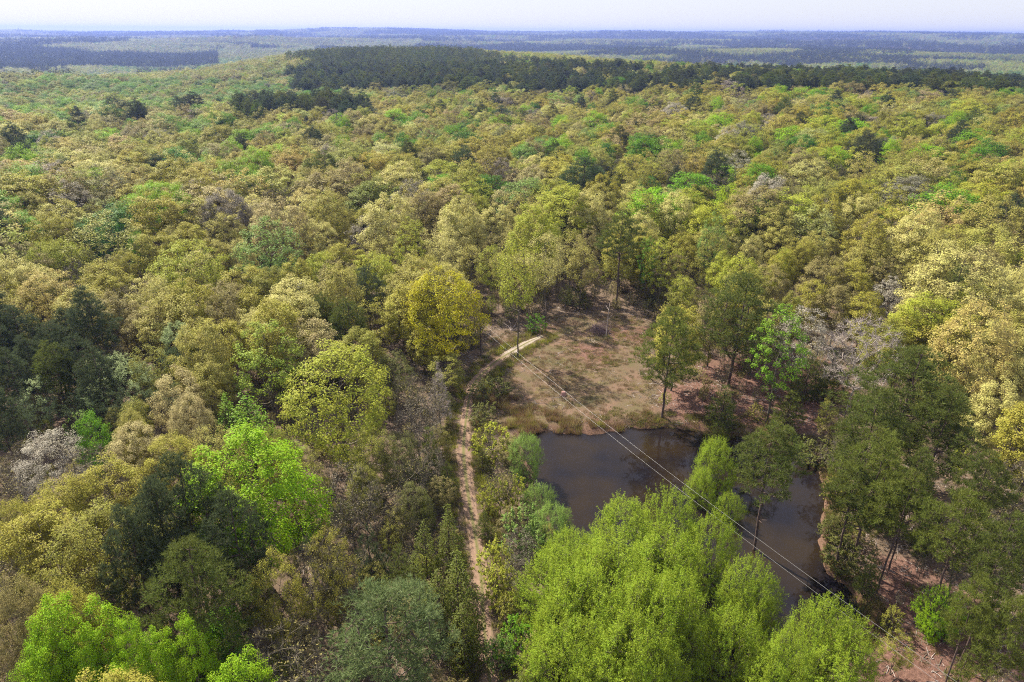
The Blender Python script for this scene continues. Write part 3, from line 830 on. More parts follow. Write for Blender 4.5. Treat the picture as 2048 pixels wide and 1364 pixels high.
('broadleaf_tree', 'oak', 7, 'gold', -46.87, 98.85, 13.19, 4.53, 0.13, 'olive-gold dome-crowned budding tree left of the light lime tree', 'tree', 'trees of the spring wood'),
('broadleaf_tree', 'oak', 1, 'cream', -43.88, 105.34, 12.24, 3.33, 0.33, 'pale cream dome-crowned budding tree, nearest one behind the light lime tree', 'tree', 'trees of the spring wood'),
('broadleaf_tree', 'oak', 7, 'beige', -31.87, 98.44, 13.19, 4.51, 2.42, 'beige dome-crowned budding tree right of the light lime tree', 'tree', 'trees of the spring wood'),
('broadleaf_tree', 'sparse', 5, 'olive', -54.86, 92.34, 11.52, 3.0, 2.18, 'dull olive thin-leaved tree right of the mint-green spreading tree', 'tree', 'trees of the spring wood'),
('broadleaf_tree', 'oak', 6, 'khaki', -42.99, 86.33, 12.24, 3.2, 5.42, 'khaki dome-crowned budding tree right of the beige dome tree', 'tree', 'trees of the spring wood'),
('broadleaf_tree', 'oaknear', 6, 'beige', -41.9, 76.54, 12.24, 3.02, 3.79, 'beige dome-crowned budding tree in front of the beige dome tree', 'tree', 'trees of the spring wood'),
('broadleaf_tree', 'oaknear', 7, 'khaki', -47.25, 72.75, 12.24, 2.4, 4.02, 'khaki dome-crowned budding tree in front of the beige dome tree', 'tree', 'trees of the spring wood'),
('pine_tree', 'pine', 6, 'pinedk', -79.32, 100.28, 14.81, 3.59, 3.1, 'blackish-green pine, fifth left of the mint-green spreading tree', 'pine tree', 'pines'),
('pine_tree', 'pine', 1, 'pinedk', -70.52, 95.15, 14.11, 3.45, 1.24, 'blackish-green pine, second left of the mint-green spreading tree', 'pine tree', 'pines'),
('pine_tree', 'pinehero', 3, 'pinedk', -64.46, 91.73, 13.68, 3.67, 6.0, 'blackish-green wide-crowned pine left of the mint-green spreading tree', 'pine tree', 'pines'),
('pine_tree', 'pine', 4, 'pinedk', -71.43, 86.63, 13.68, 2.7, 3.38, 'blackish-green pine, fourth left of the mint-green spreading tree', 'pine tree', 'pines'),
('pine_tree', 'pine', 7, 'pine', -67.21, 89.24, 13.68, 3.27, 4.65, 'dark green pine left of the mint-green spreading tree', 'pine tree', 'pines'),
('pine_tree', 'pine', 4, 'pinedk', -59.69, 87.29, 13.68, 2.6, 3.68, 'blackish-green pine, nearest one left of the mint-green spreading tree', 'pine tree', 'pines'),
('pine_tree', 'pine', 2, 'pinedk', -72.31, 91.7, 13.68, 2.57, 4.4, 'blackish-green pine, third left of the mint-green spreading tree', 'pine tree', 'pines'),
('pine_tree', 'pine', 1, 'pinedk', -79.45, 96.03, 13.68, 2.94, 4.58, 'blackish-green pine, sixth left of the mint-green spreading tree', 'pine tree', 'pines'),
('broadleaf_tree', 'sparse', 1, 'mint', -67.81, 85.22, 10.0, 2.45, 0.84, 'pale mint-green thin-leaved tree left of the mint-green spreading tree', 'tree', 'trees of the spring wood'),
('broadleaf_tree', 'leafy', 0, 'olive', -52.48, 82.29, 8.0, 2.0, 3.27, 'dull olive thick-leaved clumpy tree in front of the mint-green spreading tree', 'tree', 'trees of the spring wood'),
('leafy_shrub', 'shrub', 3, 'pgreen', -59.91, 82.07, 6.0, 2.05, 2.45, 'soft pale green bushy shrub in front of the mint-green spreading tree', 'shrub', 'shrubs'),
('broadleaf_tree', 'oak', 1, 'khaki', -69.21, 161.44, 14.49, 4.8, 3.56, 'khaki dome-crowned budding tree left of the pale green many-stemmed tree', 'tree', 'trees of the spring wood'),
('broadleaf_tree', 'oak', 1, 'grey', -70.94, 183.24, 13.62, 4.68, 0.07, 'greyish dome-crowned budding tree behind the pale green many-stemmed tree', 'tree', 'trees of the spring wood'),
('broadleaf_tree', 'oak', 4, 'beige', -54.46, 156.04, 19.55, 6.01, 0.26, 'beige dome-crowned budding tree behind the pale green many-stemmed tree', 'tree', 'trees of the spring wood'),
('broadleaf_tree', 'oak', 1, 'khaki', -47.18, 170.74, 19.08, 5.65, 0.45, 'khaki dome-crowned budding tree, nearest one right of the pale green many-stemmed tree', 'tree', 'trees of the spring wood'),
('broadleaf_tree', 'oak', 8, 'grey', -71.5, 169.18, 18.96, 5.61, 3.03, 'greyish dome-crowned budding tree left of the pale green many-stemmed tree', 'tree', 'trees of the spring wood'),
('broadleaf_tree', 'oak', 4, 'khaki', -128.92, 179.14, 15.4, 5.03, 4.11, 'khaki dome-crowned budding tree, nearest one left of the twin deep green crowns', 'tree', 'trees of the spring wood'),
('broadleaf_tree', 'sparse', 3, 'brown', -84.77, 138.27, 11.52, 2.93, 1.34, 'brownish thin-leaved tree, nearest one in front of the twin deep green crowns', 'tree', 'trees of the spring wood'),
('broadleaf_tree', 'oak', 2, 'gold', -90.51, 117.56, 12.24, 2.4, 6.1, 'olive-gold dome-crowned budding tree, third in front of the twin deep green crowns', 'tree', 'trees of the spring wood'),
('broadleaf_tree', 'sparsenear', 6, 'white', -54.41, 67.59, 12.09, 3.78, 5.17, 'whitish thin-leaved tree in front of the mint-green spreading tree', 'tree', 'trees of the spring wood'),
('bare_tree', 'bare', 1, 'grey', -58.98, 66.98, 9.36, 2.56, 2.36, 'greyish nearly leafless twiggy tree in front of the mint-green spreading tree', 'tree', 'leafless trees'),
('broadleaf_tree', 'leafy', 7, 'green', -51.82, 72.36, 12.24, 2.0, 2.9, 'mid-green thick-leaved clumpy tree in front of the mint-green spreading tree', 'tree', 'trees of the spring wood'),
('broadleaf_tree', 'oaknear', 0, 'beige', -45.14, 69.2, 12.24, 3.84, 4.16, 'beige dome-crowned budding tree behind the dark front pine', 'tree', 'trees of the spring wood'),
('broadleaf_tree', 'oaknear', 8, 'gold', -39.63, 66.97, 12.24, 3.64, 2.29, 'olive-gold dome-crowned budding tree behind the dark front pine', 'tree', 'trees of the spring wood'),
('broadleaf_tree', 'bigoak', 7, 'gold', -43.34, 60.62, 12.96, 4.08, 2.49, 'olive-gold broad full-crowned tree left of the dark front pine', 'tree', 'trees of the spring wood'),
('broadleaf_tree', 'oaknear', 7, 'gold', -47.16, 58.36, 12.24, 3.48, 2.63, 'olive-gold dome-crowned budding tree left of the dark front pine', 'tree', 'trees of the spring wood'),
('broadleaf_tree', 'bigoak', 3, 'gold', -45.26, 52.33, 12.96, 4.58, 2.24, 'olive-gold broad full-crowned tree behind the lime tree at the front left', 'tree', 'trees of the spring wood'),
('broadleaf_tree', 'oaknear', 5, 'gold', -49.8, 54.99, 12.24, 2.4, 2.03, 'olive-gold dome-crowned budding tree, second behind the lime tree at the front left', 'tree', 'trees of the spring wood'),
('broadleaf_tree', 'leafyhero', 4, 'lime', -33.82, 38.6, 16.0, 3.14, 2.19, 'bright lime-green thick-leaved tree, fourth left of the small front lime crown', 'tree', 'trees of the spring wood'),
('broadleaf_tree', 'leafyhero', 6, 'lime', -29.33, 38.34, 14.0, 2.0, 4.19, 'bright lime-green thick-leaved tree, second left of the small front lime crown', 'tree', 'trees of the spring wood'),
('broadleaf_tree', 'leafyhero', 4, 'lime', -24.99, 38.4, 14.0, 2.0, 4.88, 'bright lime-green thick-leaved tree left of the lime-yellow front crown', 'tree', 'trees of the spring wood'),
('broadleaf_tree', 'leafyhero', 3, 'lime', -35.5, 37.69, 14.0, 2.4, 5.23, 'bright lime-green thick-leaved tree, second in front of the lime tree at the front left', 'tree', 'trees of the spring wood'),
('broadleaf_tree', 'leafyhero', 4, 'lime', -32.62, 37.9, 13.0, 2.0, 4.37, 'bright lime-green thick-leaved tree, nearest one in front of the lime tree at the front left', 'tree', 'trees of the spring wood'),
('broadleaf_tree', 'leafyhero', 2, 'lime', -27.35, 37.96, 13.0, 2.0, 0.69, 'bright lime-green thick-leaved tree, nearest one left of the small front lime crown', 'tree', 'trees of the spring wood'),
('broadleaf_tree', 'leafyhero', 5, 'lime', -35.97, 36.87, 12.0, 2.0, 0.5, 'bright lime-green thick-leaved tree, third in front of the lime tree at the front left', 'tree', 'trees of the spring wood'),
('broadleaf_tree', 'leafyhero', 8, 'lime', -28.81, 35.92, 12.0, 2.0, 1.95, 'bright lime-green thick-leaved tree, third left of the small front lime crown', 'tree', 'trees of the spring wood'),
('broadleaf_tree', 'leafyhero', 0, 'lime', -20.24, 35.76, 13.0, 2.83, 3.06, 'lime-yellow leafy crown cut by the lower edge, left of the big blue-green pine', 'tree', 'trees of the spring wood'),
('broadleaf_tree', 'leafy', 4, 'green', -24.65, 43.31, 10.0, 2.0, 3.58, 'mid-green thick-leaved clumpy tree, second right of the small front lime crown', 'tree', 'trees of the spring wood'),
('broadleaf_tree', 'leafy', 1, 'green', -26.35, 42.73, 9.0, 2.0, 0.49, 'mid-green thick-leaved clumpy tree, nearest one right of the small front lime crown', 'tree', 'trees of the spring wood'),
('broadleaf_tree', 'oaknear', 7, 'gold', -35.32, 40.9, 15.0, 2.44, 1.52, 'olive-gold dome-crowned budding tree, nearest one behind the lime tree at the front left', 'tree', 'trees of the spring wood'),
('broadleaf_tree', 'oaknear', 4, 'brown', -39.67, 41.41, 15.0, 2.4, 2.08, 'brownish dome-crowned budding tree left of the lime tree at the front left', 'tree', 'trees of the spring wood'),
('broadleaf_tree', 'sparsenear', 2, 'gold', -20.97, 46.59, 13.0, 2.36, 0.13, 'olive-gold thin-leaved tree right of the olive front pine', 'tree', 'trees of the spring wood'),
('broadleaf_tree', 'oaknear', 7, 'olive', -27.78, 67.99, 12.24, 2.45, 4.57, 'dull olive dome-crowned budding tree right of the large lime tree', 'tree', 'trees of the spring wood'),
('broadleaf_tree', 'sparsenear', 2, 'olive', -23.7, 64.89, 11.52, 2.81, 5.77, 'dull olive thin-leaved tree right of the large lime tree', 'tree', 'trees of the spring wood'),
('broadleaf_tree', 'sparsenear', 2, 'brown', -39.43, 39.08, 12.0, 2.0, 2.21, 'brownish thin-leaved tree left of the lime tree at the front left', 'tree', 'trees of the spring wood'),
('cedar_tree', 'cedar', 2, 'cedar', -6.51, 57.07, 10.0, 2.37, 1.87, 'dark olive pointed cedar in front of the middle of the track', 'evergreen', 'evergreens by the track'),
('cedar_tree', 'cedar', 6, 'cedar', -8.86, 55.93, 9.0, 1.95, 3.13, 'dark olive pointed cedar left of the cedar leaning over the track', 'evergreen', 'evergreens by the track'),
('cedar_tree', 'cedar', 8, 'cedar', -4.89, 48.82, 11.0, 2.99, 1.77, 'dark olive pointed cedar in front of the cedar leaning over the track', 'evergreen', 'evergreens by the track'),
('cedar_tree', 'cedar', 4, 'cedar', -6.69, 48.81, 9.0, 2.31, 2.72, 'dark olive pointed cedar, nearest one left of the broad cedar by the track', 'evergreen', 'evergreens by the track'),
('pine_tree', 'youngpine', 7, 'pine', -11.22, 53.11, 9.0, 1.79, 5.8, 'dark green young pine left of the cedar leaning over the track', 'pine tree', 'pines'),
('pine_tree', 'youngpine', 0, 'pinedk', -14.65, 55.41, 9.0, 1.94, 4.08, 'blackish-green young pine left of the cedar leaning over the track', 'pine tree', 'pines'),
('cedar_tree', 'cedar', 6, 'cedar', -4.24, 45.74, 8.0, 2.05, 2.59, 'dark olive pointed cedar behind the front end of the track', 'evergreen', 'evergreens by the track'),
('cedar_tree', 'cedar', 4, 'cedar', -9.65, 52.09, 8.0, 1.87, 0.0, 'dark olive pointed cedar, second left of the broad cedar by the track', 'evergreen', 'evergreens by the track'),
('pine_tree', 'youngpine', 4, 'pine', -10.72, 74.56, 9.0, 1.7, 1.11, 'dark green young pine behind the middle of the track', 'pine tree', 'pines'),
('pine_tree', 'youngpine', 4, 'pinelt', -9.92, 64.53, 6.0, 0.99, 3.18, 'fresh green young pine behind the cedar leaning over the track', 'pine tree', 'pines'),
('pine_tree', 'youngpine', 7, 'pine', -8.14, 71.33, 6.0, 1.3, 1.32, 'dark green young pine left of the middle of the track', 'pine tree', 'pines'),
('cedar_tree', 'cedar', 6, 'cedar', -11.98, 49.58, 8.0, 1.8, 4.72, 'dark olive pointed cedar behind the blue-green front pine', 'evergreen', 'evergreens by the track'),
('broadleaf_tree', 'sparsenear', 8, 'olive', -17.13, 70.07, 11.0, 2.98, 1.18, 'dull olive thin-leaved tree in front of the huge yellow-green tree', 'tree', 'trees of the spring wood'),
('broadleaf_tree', 'sparsenear', 4, 'understory', -13.9, 70.73, 10.0, 2.78, 1.76, 'dark olive thin-leaved tree left of the middle of the track', 'tree', 'trees of the spring wood'),
('bare_tree', 'bare', 2, 'brown', -11.78, 66.58, 9.0, 2.44, 3.7, 'brownish nearly leafless twiggy tree left of the middle of the track', 'tree', 'leafless trees'),
('bare_tree', 'bare', 5, 'brown', -14.67, 61.94, 9.0, 2.53, 4.92, 'brownish nearly leafless twiggy tree left of the cedar leaning over the track', 'tree', 'leafless trees'),
('bare_tree', 'bare', 1, 'grey', -10.15, 71.27, 8.0, 1.88, 4.54, 'greyish nearly leafless twiggy tree left of the middle of the track', 'tree', 'leafless trees'),
('broadleaf_tree', 'sparsenear', 5, 'understory', -11.16, 63.28, 8.0, 2.15, 0.88, 'dark olive thin-leaved tree left of the cedar leaning over the track', 'tree', 'trees of the spring wood'),
('broadleaf_tree', 'sparsenear', 5, 'olive', -17.27, 65.5, 9.0, 2.2, 3.13, 'dull olive thin-leaved tree left of the cedar leaning over the track', 'tree', 'trees of the spring wood'),
('leafy_shrub', 'shrub', 5, 'ygreen', -2.51, 80.2, 5.5, 2.46, 2.14, 'yellow-green bushy shrub left of the feathery pond-corner shrub', 'shrub', 'shrubs'),
('willow_tree', 'willow', 1, 'pond_green', 1.8, 76.25, 6.5, 2.5, 4.96, 'fresh light green feathery willow, second left of the pond', 'tree', 'feathery willows by the pond'),
('bare_tree', 'bare', 4, 'ygreen', -1.27, 68.59, 7.0, 1.72, 2.2, 'yellow-green nearly leafless twiggy tree right of the middle of the track', 'tree', 'leafless trees'),
('willow_tree', 'willow', 5, 'pond_green', 3.39, 67.78, 5.0, 1.81, 6.0, 'fresh light green feathery willow, nearest one left of the pond', 'tree', 'feathery willows by the pond'),
('pine_tree', 'youngpine', 3, 'pine', -3.07, 64.23, 4.0, 1.21, 3.02, 'dark green young pine in front of the middle of the track', 'pine tree', 'pines'),
('willow_tree', 'willow', 5, 'pond_green', 4.45, 62.07, 6.0, 2.6, 3.82, 'fresh light green feathery willow in front of the pond', 'tree', 'feathery willows by the pond'),
('leafy_shrub', 'shrub', 1, 'pgreen', 0.95, 61.25, 6.0, 2.22, 3.59, 'soft pale green bushy shrub, nearest one right of the middle of the track', 'shrub', 'shrubs'),
('bare_tree', 'bare', 7, 'grey', 0.9, 56.42, 7.0, 1.98, 0.07, 'greyish nearly leafless twiggy tree, second right of the broad cedar by the track', 'tree', 'leafless trees'),
('leafy_shrub', 'shrub', 2, 'ygreen', -1.48, 57.34, 5.0, 1.72, 0.64, 'yellow-green bushy shrub, second right of the broad cedar by the track', 'shrub', 'shrubs'),
('leafy_shrub', 'shrub', 0, 'ygreen', -1.01, 53.56, 5.0, 1.54, 3.94, 'yellow-green bushy shrub, nearest one right of the broad cedar by the track', 'shrub', 'shrubs'),
('bare_tree', 'bare', 6, 'grey', 0.87, 52.98, 7.0, 1.61, 4.07, 'greyish nearly leafless twiggy tree, nearest one right of the broad cedar by the track', 'tree', 'leafless trees'),
('pine_tree', 'youngpine', 3, 'pine', 1.32, 50.32, 6.0, 1.29, 4.38, 'dark green young pine right of the broad cedar by the track', 'pine tree', 'pines'),
('leafy_shrub', 'shrub', 4, 'green', 0.67, 46.5, 5.0, 1.75, 3.06, 'mid-green bushy shrub right of the front end of the track', 'shrub', 'shrubs'),
('leafy_shrub', 'shrub', 6, 'pgreen', -0.88, 45.89, 4.0, 1.31, 0.36, 'soft pale green bushy shrub right of the front end of the track', 'shrub', 'shrubs'),
('pine_tree', 'youngpine', 1, 'olive', 3.07, 42.87, 7.0, 1.81, 4.08, 'dull olive young pine right of the front end of the track', 'pine tree', 'pines'),
('leafy_shrub', 'shrub', 3, 'ygreen', 0.33, 68.89, 5.0, 1.62, 6.11, 'yellow-green bushy shrub, second right of the middle of the track', 'shrub', 'shrubs'),
('leafy_shrub', 'shrub', 8, 'pgreen', 2.62, 60.22, 5.0, 1.68, 2.07, 'soft pale green bushy shrub, second right of the middle of the track', 'shrub', 'shrubs'),
('pine_tree', 'youngpine', 2, 'understory', -3.96, 77.54, 4.0, 1.27, 2.8, 'dark olive young pine behind the middle of the track', 'pine tree', 'pines'),
('leafy_shrub', 'shrub', 2, 'olive', -0.04, 51.07, 4.0, 1.4, 1.74, 'dull olive bushy shrub behind the front end of the track', 'shrub', 'shrubs'),
('leafy_shrub', 'shrub', 3, 'ygreen', -2.66, 68.7, 4.0, 1.27, 1.62, 'yellow-green bushy shrub, nearest one right of the middle of the track', 'shrub', 'shrubs'),
('willow_tree', 'willow', 7, 'willow', 6.59, 56.43, 7.0, 2.9, 3.34, 'lime-green feathery willow, nearest one left of the broad lime willow', 'tree', 'feathery willows by the pond'),
('willow_tree', 'willow', 6, 'willow', 12.61, 59.18, 10.0, 4.12, 6.02, 'lime-green feathery willow behind the broad lime willow', 'tree', 'feathery willows by the pond'),
('willow_tree', 'willow', 2, 'willow', 17.78, 61.68, 10.0, 3.34, 1.97, 'lime-green feathery willow, nearest one right of the pond-reaching willow', 'tree', 'feathery willows by the pond'),
('willow_tree', 'willow', 7, 'willow', 4.7, 49.9, 10.0, 3.61, 3.25, 'lime-green feathery willow, second left of the broad lime willow', 'tree', 'feathery willows by the pond'),
('willow_tree', 'willow', 5, 'willow', 9.54, 49.74, 12.0, 4.56, 1.14, 'lime-green feathery willow, second in front of the pond-reaching willow', 'tree', 'feathery willows by the pond'),
('willow_tree', 'willow', 7, 'willow', 15.03, 52.23, 12.0, 4.52, 1.7, 'lime-green feathery willow, nearest one in front of the pond-reaching willow', 'tree', 'feathery willows by the pond'),
('willow_tree', 'willow', 6, 'willow', 6.74, 44.79, 12.0, 4.42, 0.32, 'lime-green feathery willow, nearest one in front of the broad lime willow', 'tree', 'feathery willows by the pond'),
('willow_tree', 'willow', 8, 'willow', 11.67, 43.79, 13.0, 4.25, 3.57, 'lime-green feathery willow, second in front of the broad lime willow', 'tree', 'feathery willows by the pond'),
('willow_tree', 'willow', 4, 'willow', 4.11, 45.15, 9.0, 2.67, 2.18, 'lime-green feathery willow, nearest one right of the front end of the track', 'tree', 'feathery willows by the pond'),
('willow_tree', 'willow', 2, 'willow', 5.31, 40.65, 11.0, 3.6, 6.11, 'lime-green feathery willow, second right of the front end of the track', 'tree', 'feathery willows by the pond'),
('willow_tree', 'willow', 1, 'willow', 9.51, 39.76, 12.0, 3.99, 1.63, 'lime-green feathery willow, third in front of the broad lime willow', 'tree', 'feathery willows by the pond'),
('willow_tree', 'willow', 7, 'willow', 15.21, 46.53, 12.0, 3.44, 5.73, 'lime-green feathery willow right of the broad lime willow', 'tree', 'feathery willows by the pond'),
('willow_tree', 'willow', 1, 'willow', 7.09, 38.44, 10.0, 3.03, 3.89, 'lime-green feathery willow, third right of the front end of the track', 'tree', 'feathery willows by the pond'),
('willow_tree', 'willow', 5, 'willow', 11.56, 39.38, 10.0, 2.8, 3.37, 'lime-green feathery willow, fourth in front of the broad lime willow', 'tree', 'feathery willows by the pond'),
('willow_tree', 'willow', 7, 'willow', 27.05, 75.6, 8.0, 2.57, 5.75, 'lime-green feathery willow left of the leaning pine in the pond', 'tree', 'feathery willows by the pond'),
('willow_tree', 'willow', 2, 'willow', 24.43, 72.05, 6.0, 1.91, 4.13, 'lime-green feathery willow, nearest one in front of the willow in the pond', 'tree', 'feathery willows by the pond'),
('willow_tree', 'willow', 8, 'willow', 27.08, 68.38, 5.0, 1.5, 5.42, 'lime-green feathery willow, second in front of the willow in the pond', 'tree', 'feathery willows by the pond'),
('willow_tree', 'willow', 2, 'willow', 23.43, 51.7, 9.5, 2.84, 2.77, "lime-green feathery willow, second left of the pond's right arm", 'tree', 'feathery willows by the pond'),
('willow_tree', 'willow', 2, 'willow', 21.35, 57.55, 10.0, 2.81, 3.26, 'lime-green feathery willow, second right of the pond-reaching willow', 'tree', 'feathery willows by the pond'),
('willow_tree', 'willow', 3, 'willow', 23.68, 49.76, 8.5, 2.11, 0.28, "lime-green feathery willow, nearest one left of the pond's right arm", 'tree', 'feathery willows by the pond'),
('willow_tree', 'willow', 4, 'willow', 20.01, 44.82, 10.0, 2.88, 0.46, "lime-green feathery willow, third left of the pond's right arm", 'tree', 'feathery willows by the pond'),
('willow_tree', 'willow', 7, 'willow', 28.0, 44.45, 10.0, 2.63, 0.15, "lime-green feathery willow in front of the pond's right arm", 'tree', 'feathery willows by the pond'),
('willow_tree', 'willow', 6, 'willow', 29.21, 42.71, 9.0, 2.97, 2.21, 'lime-green feathery willow, nearest one in front of the willow under the wires', 'tree', 'feathery willows by the pond'),
('willow_tree', 'willow', 2, 'willow', 23.61, 41.65, 10.0, 2.53, 0.59, 'lime-green feathery willow, nearest one left of the willow under the wires', 'tree', 'feathery willows by the pond'),
('willow_tree', 'willow', 8, 'willow', 22.09, 41.45, 8.0, 2.66, 4.14, 'lime-green feathery willow, second left of the willow under the wires', 'tree', 'feathery willows by the pond'),
('willow_tree', 'willow', 2, 'willow', 26.5, 40.36, 8.0, 3.65, 0.4, 'lime-green feathery willow, second in front of the willow under the wires', 'tree', 'feathery willows by the pond'),
('willow_tree', 'willow', 3, 'lime', 42.39, 50.23, 6.0, 1.91, 0.46, 'bright lime-green feathery willow in front of the pine on the red slope', 'tree', 'feathery willows by the pond'),
('pine_tree', 'youngpine', 1, 'pinelt', 41.0, 44.21, 5.0, 1.1, 1.16, 'fresh green young pine right of the willow under the wires', 'pine tree', 'pines'),
('leafy_shrub', 'shrub', 2, 'olive', 38.3, 50.8, 3.0, 1.03, 4.53, 'dull olive bushy shrub right of the willow under the wires', 'shrub', 'shrubs'),
('pine_tree', 'youngpine', 3, 'pine', 37.94, 55.69, 7.0, 1.18, 4.17, "dark green young pine right of the pond's right arm", 'pine tree', 'pines'),
('leafy_shrub', 'shrub', 7, 'green', 42.56, 50.55, 4.0, 1.21, 3.46, 'mid-green bushy shrub in front of the pine on the red slope', 'shrub', 'shrubs'),
('pine_tree', 'pine', 1, 'pine', 58.05, 167.63, 14.0, 2.05, 0.46, 'dark green pine behind the big pine behind the far bank', 'pine tree', 'pines'),
('broadleaf_tree', 'sparse', 3, 'pgreen', 45.3, 150.86, 18.0, 2.92, 6.11, 'soft pale green thin-leaved tree right of the deep-green crown above the clearing', 'tree', 'trees of the spring wood'),
('broadleaf_tree', 'leafy', 3, 'lime', 100.62, 183.94, 12.24, 3.53, 1.2, 'bright lime-green thick-leaved clumpy tree in front of the brightest far lime crown', 'tree', 'trees of the spring wood'),
('broadleaf_tree', 'oak', 6, 'cream', 95.86, 186.62, 15.22, 4.98, 0.2, 'pale cream dome-crowned budding tree, nearest one in front of the brightest far lime crown', 'tree', 'trees of the spring wood'),
('broadleaf_tree', 'oak', 8, 'cream', 90.24, 148.36, 19.55, 6.32, 3.74, 'pale cream dome-crowned budding tree, second in front of the brightest far lime crown', 'tree', 'trees of the spring wood'),
('broadleaf_tree', 'oak', 0, 'khaki', 115.66, 161.36, 19.55, 6.81, 5.66, 'khaki dome-crowned budding tree in front of the flat-topped far pine', 'tree', 'trees of the spring wood'),
('broadleaf_tree', 'bigoak', 3, 'cream', 79.44, 116.11, 20.7, 8.32, 4.24, 'pale cream broad full-crowned tree right of the pale-limbed bare tree', 'tree', 'trees of the spring wood'),
('broadleaf_tree', 'oak', 8, 'gold', 85.09, 172.66, 12.24, 4.0, 0.97, 'olive-gold dome-crowned budding tree in front of the brightest far lime crown', 'tree', 'trees of the spring wood'),
('broadleaf_tree', 'oak', 4, 'gold', 58.03, 140.72, 12.24, 3.53, 3.42, 'olive-gold dome-crowned budding tree, second behind the big pine behind the far bank', 'tree', 'trees of the spring wood'),
('broadleaf_tree', 'oak', 5, 'gold', 66.11, 151.13, 12.24, 3.16, 0.07, 'olive-gold dome-crowned budding tree, third behind the big pine behind the far bank', 'tree', 'trees of the spring wood'),
('broadleaf_tree', 'oak', 8, 'cream', 56.06, 153.98, 12.24, 2.41, 2.73, 'pale cream dome-crowned budding tree behind the big pine behind the far bank', 'tree', 'trees of the spring wood'),
('broadleaf_tree', 'oak', 7, 'ygreen', 44.84, 138.44, 12.24, 3.66, 3.79, 'yellow-green dome-crowned budding tree, second behind the big pine behind the far bank', 'tree', 'trees of the spring wood'),
('broadleaf_tree', 'oak', 6, 'brown', 51.61, 130.67, 12.24, 4.18, 2.89, 'brownish dome-crowned budding tree behind the big pine behind the far bank', 'tree', 'trees of the spring wood'),
('broadleaf_tree', 'leafy', 5, 'gold', 56.87, 121.46, 12.24, 3.02, 1.81, 'olive-gold thick-leaved clumpy tree behind the whitish thin-leaved tree', 'tree', 'trees of the spring wood'),
('broadleaf_tree', 'oak', 2, 'olive', 50.35, 115.2, 12.24, 2.66, 1.33, 'dull olive dome-crowned budding tree behind the whitish thin-leaved tree', 'tree', 'trees of the spring wood'),
('broadleaf_tree', 'sparse', 0, 'white', 74.28, 126.64, 11.52, 3.23, 4.68, 'whitish thin-leaved tree behind the pale-limbed bare tree', 'tree', 'trees of the spring wood'),
('broadleaf_tree', 'oak', 3, 'ygreen', 69.0, 105.33, 15.63, 5.03, 5.8, 'yellow-green dome-crowned budding tree right of the pale-limbed bare tree', 'tree', 'trees of the spring wood'),
('broadleaf_tree', 'oak', 5, 'ygreen', 85.64, 119.4, 12.51, 4.35, 1.73, 'yellow-green dome-crowned budding tree behind the huge dark pine', 'tree', 'trees of the spring wood'),
('broadleaf_tree', 'bigoak', 8, 'tan', 69.8, 93.41, 19.35, 6.04, 4.64, 'tan-gold broad full-crowned tree right of the huge dark pine', 'tree', 'trees of the spring wood'),
('broadleaf_tree', 'leafy', 1, 'gold', 66.67, 103.99, 12.0, 4.16, 6.11, 'olive-gold thick-leaved clumpy tree right of the pale-limbed bare tree', 'tree', 'trees of the spring wood'),
('bare_tree', 'palebare', 2, 'cream', 52.45, 100.79, 11.0, 2.52, 2.06, 'pale cream pale-limbed leafless tree left of the pale-limbed bare tree', 'tree', 'leafless trees'),
('broadleaf_tree', 'oak', 5, 'cream', 65.66, 81.02, 13.0, 3.15, 4.62, 'pale cream dome-crowned budding tree, second right of the huge dark pine', 'tree', 'trees of the spring wood'),
('broadleaf_tree', 'oak', 6, 'cream', 73.35, 89.4, 12.24, 2.66, 5.74, 'pale cream dome-crowned budding tree, fourth right of the huge dark pine', 'tree', 'trees of the spring wood'),
('broadleaf_tree', 'oak', 4, 'khaki', 71.1, 154.05, 12.84, 4.42, 5.82, 'khaki dome-crowned budding tree behind the whitish thin-leaved tree', 'tree', 'trees of the spring wood'),
('broadleaf_tree', 'oak', 7, 'brown', 64.14, 132.95, 13.32, 4.58, 2.08, 'brownish dome-crowned budding tree behind the whitish thin-leaved tree', 'tree', 'trees of the spring wood'),
('broadleaf_tree', 'oak', 8, 'gold', 68.81, 131.59, 13.11, 4.54, 4.4, 'olive-gold dome-crowned budding tree behind the whitish thin-leaved tree', 'tree', 'trees of the spring wood'),
('broadleaf_tree', 'oak', 4, 'khaki', 78.88, 145.55, 13.48, 4.58, 0.09, 'khaki dome-crowned budding tree, nearest one behind the pale-limbed bare tree', 'tree', 'trees of the spring wood'),
('broadleaf_tree', 'sparse', 3, 'brown', 80.16, 139.62, 11.54, 3.69, 3.58, 'brownish thin-leaved tree behind the pale-limbed bare tree', 'tree', 'trees of the spring wood'),
('broadleaf_tree', 'oak', 3, 'khaki', 85.94, 146.0, 13.51, 4.59, 3.14, 'khaki dome-crowned budding tree, second behind the pale-limbed bare tree', 'tree', 'trees of the spring wood'),
('broadleaf_tree', 'oak', 0, 'gold', 63.79, 114.92, 12.24, 3.74, 3.81, 'olive-gold dome-crowned budding tree behind the pale-limbed bare tree', 'tree', 'trees of the spring wood'),
('broadleaf_tree', 'oak', 6, 'brown', 60.79, 118.6, 12.24, 3.85, 3.54, 'brownish dome-crowned budding tree right of the whitish thin-leaved tree', 'tree', 'trees of the spring wood'),
('broadleaf_tree', 'sparse', 8, 'khaki', 85.32, 137.58, 11.52, 3.1, 0.73, 'khaki thin-leaved tree, nearest one behind the pale-limbed bare tree', 'tree', 'trees of the spring wood'),
('broadleaf_tree', 'oak', 7, 'khaki', 90.83, 138.82, 17.8, 5.44, 1.46, 'khaki dome-crowned budding tree in front of the brightest far lime crown', 'tree', 'trees of the spring wood'),
